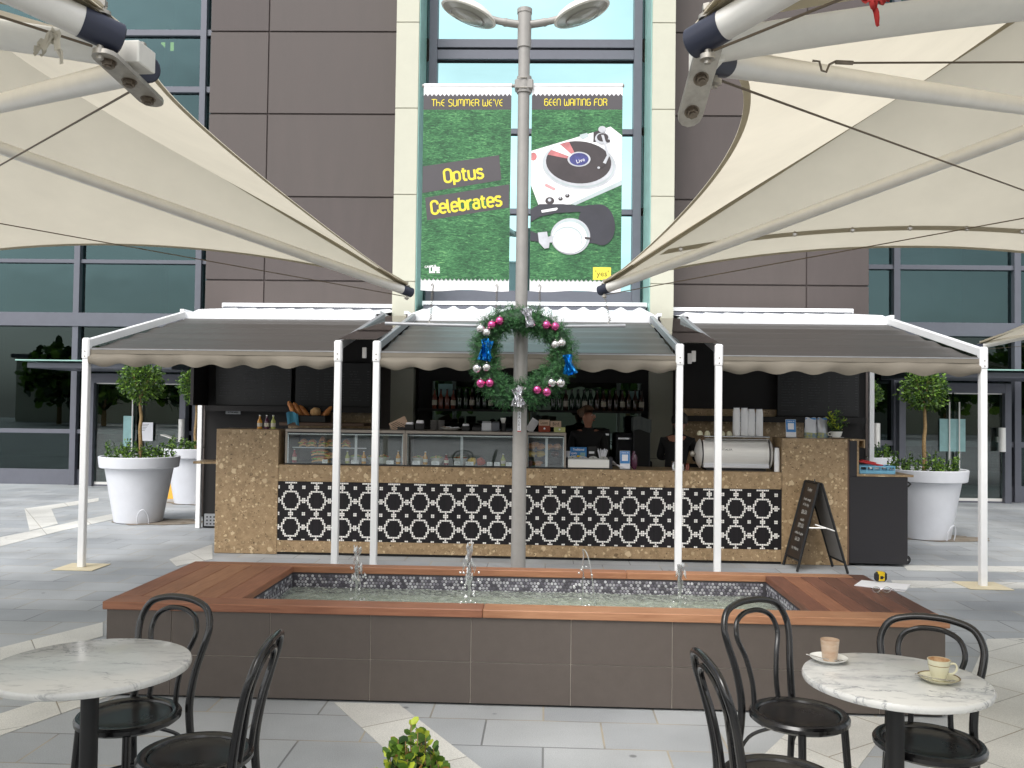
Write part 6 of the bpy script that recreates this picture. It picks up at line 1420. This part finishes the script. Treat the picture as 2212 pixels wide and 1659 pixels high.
for u, r_, h, m, l in ((1457, .036, .09, 'chrome', 'steel milk jug hidden partly by the white post'), (1474, .02, .07, 'chrome', 'small steel canister left of the coffee machine'), (1485, .022, .07, 'bottle_r', 'small coppery tin left of the coffee machine')):
    q = at(u, 1010, Y=YC+.15); r = root('jug' if r_ > .03 else 'tin', l, 'jug' if r_ > .03 else 'tin', (q.x, YC+.15, CT)); MB(m).lathe([(0, 0), (r_, 0), (r_*1.02, h*.5), (r_*.85, h*.9), (r_*.95, h), (r_*.9, h), (0, h*.93)], n=22).build('body', r, world=False)
    MB(m).lathe([(r_*.96, h*.985), (r_*1.02, h), (r_*.96, h*1.01)], n=22, cap=False).build('rim', r, world=False)
# right block: coffee bags, plant in a big cup
def bag(u, lab, m, seed, w=.075):
    q = at(u, 940, Y=YC+.16); r = root('coffee_bag', lab, 'coffee bag', (q.x, YC+.16, BT2), R(8), group='foil coffee bags on the right block')
    def f(u_, v): a = 2*math.pi*u_; k = 1-v**3*.25+(.2*math.sin(v*3)); return (w*math.cos(a)*(1-.12*v)*(.95+.08*noise.noise(Vector((a, v*4, seed)))), .04*math.sin(a)*(1-v**2*.85)*k, .215*v+.012*math.sin(a*2)*v)
    MB(m).grid(f, 26, 14).build('bag_body', r, world=False, smooth=60)
    MB('bagprint').grid(lambda u_, v: (lambda p: (p[0]*1.02, p[1]*1.04, p[2]))(f(u_, .02+v*.25)), 26, 4).build('printed_band', r, world=False, smooth=60)
    MB('blue').box(-w*.8, w*.8, -.006, .006, .2, .218, .002).build('folded_top', r, world=False)
bag(1751, 'white foil coffee bag with blue folded top beside the plant', 'whitep', 1); bag(1776, 'silver grey foil coffee bag half behind the plant', 'grocery', 2, .065)
q = at(1806, 942, Y=YC+.14); r = root('cup_planter', 'oversized white cup and saucer planted with upright green stems', 'plant', (q.x, YC+.14, BT2))
b = MB('china').lathe([(0, 0), (.05, 0), (.085, .012), (.084, .014), (0, .006)], n=32).lathe([(0, .007), (.035, .007), (.055, .03), (.068, .075), (.064, .075), (0, .06)], n=32); b.tube(smoothpath([(-.06, -.01, .065), (-.085, -.01, .06), (-.085, -.01, .035), (-.055, -.01, .028)], 4), .005, 8); b.build('cup', r, world=False)
b = MB('leaf'); rr = random.Random(9)
for k in range(26):
    a = rr.uniform(0, 6.28); d = rr.uniform(0, .045); h = rr.uniform(.08, .26); base = Vector((d*math.cos(a), d*math.sin(a), .065)); tip = base+Vector((d*1.3*math.cos(a)+rr.uniform(-.03, .03), d*math.sin(a), h))
    b.use('leaf_d').tube([base, base.lerp(tip, .5), tip], [.003, .0025, .001], 5, caps=False)
    for q_ in range(9): b.use(rr.choice(('leaf', 'leaf_l', 'leaf_y', 'leaf_d'))); leafq(b, base.lerp(tip, rr.uniform(.2, 1)), rv(rr)+Vector((0, 0, .6)), rv(rr), rr.uniform(.03, .06), .3)
b.build('stems', r, world=False, smooth=0)
# bread basket on the rear shelf
q = at(668, 900, Y=11.2); 
tag(MB('edgewood').box(-3.38, -2.3, 11.0, 11.45, 1.38, 1.42, .004).build('bread_shelf', loc=(-2.8, 11.2, 1.4)), 'brown wooden shelf on the dark wall under the bread', 'shelf')
bk = root('bread_basket', 'dark basket lined with a striped teal cloth holding baguettes', 'basket', (q.x, 11.15, 1.4205)); B_ = 1.4205
MB('blackm').box(q.x-.22, q.x+.26, 11.02, 11.3, B_, B_+.09, .01).build('basket_body', bk)
MB('tealcloth').grid(lambda u, v: (q.x-.24+.15*u+.02*v, 11.0-.01*math.sin(u*9), B_+.12-.15*v+.02*math.sin(u*4)), 10, 8, th=(0, .004, 0)).build('cloth_liner', bk)
for k, (dx, dz, an, l) in enumerate(((-.2, .17, -.5, 'leftmost baguette leaning in the basket'), (-.13, .16, -.6, 'second baguette in the basket'), (-.05, .13, -.7, 'third baguette in the basket'), (.09, .13, .2, 'round pale loaf in the middle of the basket'), (.22, .12, .7, 'rightmost baguette leaning out of the basket'))):
    b = MB('crust' if k != 3 else 'bread'); c0 = Vector((q.x+dx, 11.12+.02*k, B_+dz))
    if k == 3: b.ell(c0, .07, .06, .06, n=16, wob=.2)
    else: d = Vector((math.sin(an), .1, math.cos(an)))*.11; b.tube([c0-d, c0-d*.7, c0, c0+d*.7, c0+d], [.012, .03, .036, .03, .012], 12)
    tag(b.build('baguette' if k != 3 else 'loaf', loc=tuple(c0)), l, 'bread', 'loaves in the bread basket')
# back bar bottles and equipment
rr = random.Random(31)
for k in range(34):
    x = -1.55+k*.086
    if -.1 < x < .0 or abs(x-.62) < .02: continue
    m = 'bottle_r' if k < 4 else ('bottle_b' if k % 5 == 1 or x > .6 else 'bottle_g')
    bottle('wine_bottle', {'bottle_r': 'reddish bottle among the four at the left end of the back shelf row', 'bottle_b': 'brown wine bottle in the row on the dark shelf behind the counter', 'bottle_g': 'dark green wine bottle in the row on the dark shelf behind the counter'}[m], x, 12.08, 1.616, .29 if m != 'bottle_r' else .27, .035, m, 'wine bottles in a row on the back shelf', label_m='labelw' if k % 3 == 0 else None, cap='blackm')
for x, w, h, m, nm, l in ((-1.2, .18, .3, 'blackm', 'microwave_oven', 'black appliance with a red strip on the back counter'), (-.55, .1, .4, 'frame', 'water_boiler', 'grey appliance on the back counter left of the lamp post'), (.75, .1, .42, 'blackm', 'coffee_grinder', 'dark grinder behind the barista'), (1.05, .12, .36, 'frame_d', 'coffee_grinder', 'dark grinder near the right pier')):
    r = root(nm, l, 'appliance', (x, 11.95, .951)); MB(m).box(-w, w, -.14, .14, 0, h, .02).build('body', r, world=False)
    MB('red' if m == 'blackm' and x < 0 else 'chrome').box(-w*.8, w*.8, -.146, -.1405, h*.8, h*.86).build('trim_strip', r, world=False)
for x, z, w, h, l in ((-1.42, 1.87, .1, .09, 'small pale painted reflection high in the dark left of the bottles'), (1.2, 1.83, .06, .06, 'small pale painted reflection high in the dark near the right pier')):
    tag(MB('ice').box(x-w, x+w, 12.215, 12.222, z-h, z+h).build('painted_reflection', loc=(x, 12.22, z)), l, 'panel')  # window reflections painted as flat pale patches over the dark mirror

# ================================================================ PEOPLE
def skin(name, V_, Ed, par, m, root_i=0, sub=2):
    me = bpy.data.meshes.new(name); me.from_pydata([v[0] for v in V_], Ed, []); o = bpy.data.objects.new(name, me); S.collection.objects.link(o)
    o.parent = par; me.materials.append(M[m])
    md = o.modifiers.new('Skin', 'SKIN'); md.use_smooth_shade = True
    for i, v in enumerate(V_):
        r = v[1]; me.skin_vertices[0].data[i].radius = r if isinstance(r, tuple) else (r, r); me.skin_vertices[0].data[i].use_root = i == root_i
    s = o.modifiers.new('Sub', 'SUBSURF'); s.levels = s.render_levels = sub
    return o
def person(lab, loc, rz, lean, headturn, hair, hc, arms):
    r = root('person', lab, 'person', loc, rz)
    k = lambda x, y, z: (x, y+lean*max(0, z-.95)**1.2*-1, z-(.06 if lean > .3 and z > 1 else 0))     # faces -Y; leans forward
    V = [(k(0, 0, .9), .12), (k(0, 0, 1.05), .105), (k(0, .01, 1.2), .125), (k(0, .01, 1.32), .11), (k(0, .005, 1.39), .043), (k(0, -.005, 1.45), .043), (k(0, -.015, 1.5), .072), (k(0, -.01, 1.555), .078), (k(0, 0, 1.6), .06)]
    E = [(i, i+1) for i in range(8)]
    for s_ in (-1, 1):
        b0 = len(V); V += [(k(s_*.09, 0, .82), .085), (k(s_*.1, -.01, .48), .055), (k(s_*.1, .01, .12), .038), (k(s_*.1, .0, .05), .035), (k(s_*.11, -.12, .03), .03)]; E += [(0, b0)]+[(b0+i, b0+i+1) for i in range(4)]
        b0 = len(V); el_, wr_ = arms[0 if s_ < 0 else 1]
        V += [(k(s_*.16, .01, 1.33), .05), (k(*el_), .036), (k(*wr_), .024)]; E += [(3, b0), (b0, b0+1), (b0+1, b0+2)]
        w = Vector(k(*wr_)); d = (w-Vector(k(*el_))).normalized(); pm = w+d*.06; V.append((tuple(pm), (.03, .016))); E.append((b0+2, b0+3)); pi_ = len(V)-1
        sd_ = d.cross(Vector((0, 0, 1))).normalized()
        for f in range(5):
            off = (f-2)*.013 if f < 4 else 0; L0 = (.055, .07, .075, .068)[f] if f < 4 else .045
            base = pm+sd_*off*1.0+d*.02 if f < 4 else w+d*.03+sd_*s_*.028
            q1 = base+d*L0*.5+Vector((0, 0, -.006)); q2 = base+d*L0*.9+Vector((0, 0, -.022))
            b1 = len(V); V += [(tuple(base), .0085), (tuple(q1), .0075), (tuple(q2), .006)]; E += [(pi_ if f < 4 else b0+2, b1), (b1, b1+1), (b1+1, b1+2)]
    skin('body', V, E, r, 'skin')
    # clothing follows the body
    V2 = [(k(0, 0, .86), .15), (k(0, 0, 1.05), .13), (k(0, .01, 1.2), .148), (k(0, .01, 1.33), .128), (k(0, .005, 1.39), .07), (k(0, .0, 1.43), .056)]; E2 = [(0, 1), (1, 2), (2, 3), (3, 4), (4, 5)]
    for s_ in (-1, 1):
        el_, wr_ = arms[0 if s_ < 0 else 1]; b0 = len(V2); V2 += [(k(s_*.17, .01, 1.33), .062), (k(*el_), .048), (tuple(Vector(k(*wr_)).lerp(Vector(k(*el_)), .25)), .036)]; E2 += [(3, b0), (b0, b0+1), (b0+1, b0+2)]
    skin('jumper', V2, E2, r, 'clothes')
    V3 = [(k(0, 0, .93), .145)]; E3 = []
    for s_ in (-1, 1): b0 = len(V3); V3 += [(k(s_*.09, 0, .8), .1), (k(s_*.1, -.01, .48), .07), (k(s_*.1, .01, .1), .055)]; E3 += [(0, b0), (b0, b0+1), (b0+1, b0+2)]
    skin('trousers', V3, E3, r, 'clothes')
    T = Matrix.Translation(k(0, -.012, 1.545)) @ Matrix.Rotation(headturn, 4, 'Z') @ Matrix.Scale(1.12, 4)
    b = MB('skin'); b.T = T
    b.add([(-.012, -.078, -.008), (.012, -.078, -.008), (0, -.08, .028), (0, -.1, -.004), (0, -.08, -.02)], [(0, 3, 2), (3, 1, 2), (0, 4, 3), (4, 1, 3)])
    for s_ in (-1, 1): b.ell((s_*.077, .0, .0), .012, .02, .03, n=10)
    b.use('redbox').ell((0, -.076, -.038), .02, .006, .006, n=10); b.use('china')
    for s_ in (-1, 1): b.ell((s_*.03, -.07, .018), .011, .007, .006, n=10)
    b.use('ink')
    for s_ in (-1, 1): b.ell((s_*.03, -.0765, .018), .005, .003, .005, n=8); b.ell((s_*.03, -.073, .034), .016, .005, .0025, n=8)
    b.build('face', r, world=False)
    h = MB(hc); h.T = T; rr = random.Random(3)
    h.grid(lambda u, v: (lambda a, e: (.09*math.sin(e)*math.cos(a)*(1+.04*math.sin(a*23)), .012+.088*math.sin(e)*math.sin(a)*(1+.04*math.sin(a*19)), .03+.098*math.cos(e)))(2*math.pi*u, (.02+v*(1.05 if math.sin(2*math.pi*u) < -.3 else 1.95))), 40, 10)
    if hair == 'bun': h.ell((0, .1, .05), .04, .035, .04, n=14, wob=.3)
    h.build('hair', r, world=False, smooth=80)
    return r
person('woman with fair tied back hair in black, looking right behind the counter', (.5, 10.75, 0), R(0), .04, R(55), 'bun', 'hair', (((-.22, -.04, 1.1), (-.16, -.26, 1.04)), ((.22, -.04, 1.1), (.16, -.26, 1.04))))
person('person dressed in black bending forward behind the coffee machine', (1.52, 10.5, 0), R(160), .5, R(0), 'short', 'hairdark', (((-.22, -.1, 1.12), (-.18, -.32, 1.12)), ((.22, -.1, 1.12), (.18, -.32, 1.12))))

# ================================================================ ACROSS THE PLAZA (trees and building added behind the camera for the glass to reflect)
b = MB('leaf_d'); rr = random.Random(77)
for k in range(15):
    x = -34+k*4.8+rr.uniform(-1, 1); h = rr.uniform(5, 7); y = -27+rr.uniform(-2, 2)
    for q_ in range(520):
        d = rv(rr); p = Vector((x, y, h*.62))+Vector((d.x*2.6, d.y*2, d.z*h*.38))*rr.random()**.3
        b.use(rr.choice(('leaf_l', 'leaf_d', 'leaf'))); leafq(b, p, rv(rr), rv(rr), rr.uniform(.5, .9), .8)
    b.use('bark').tube([(x, y, 0), (x, y, h*.5)], [.18, .12], 8)
o = b.build('added_trees', smooth=0, loc=(0, -27, 0)); o['kind'] = 'stuff'; o['label'] = 'mass of trees added across the plaza for the glass to reflect'; o['category'] = 'trees'
r = root('added_building', 'plain low building added across the plaza for the lower glass to reflect', 'building', (0, -36, 0))  # unseen block, added only to fill the lower reflections
MB('cream').box(-40, 40, -40, -34, 0, 5).build('wall', r); MB('frame').box(-40.3, 40.3, -40.3, -33.7, 5.001, 5.3).build('roof', r)
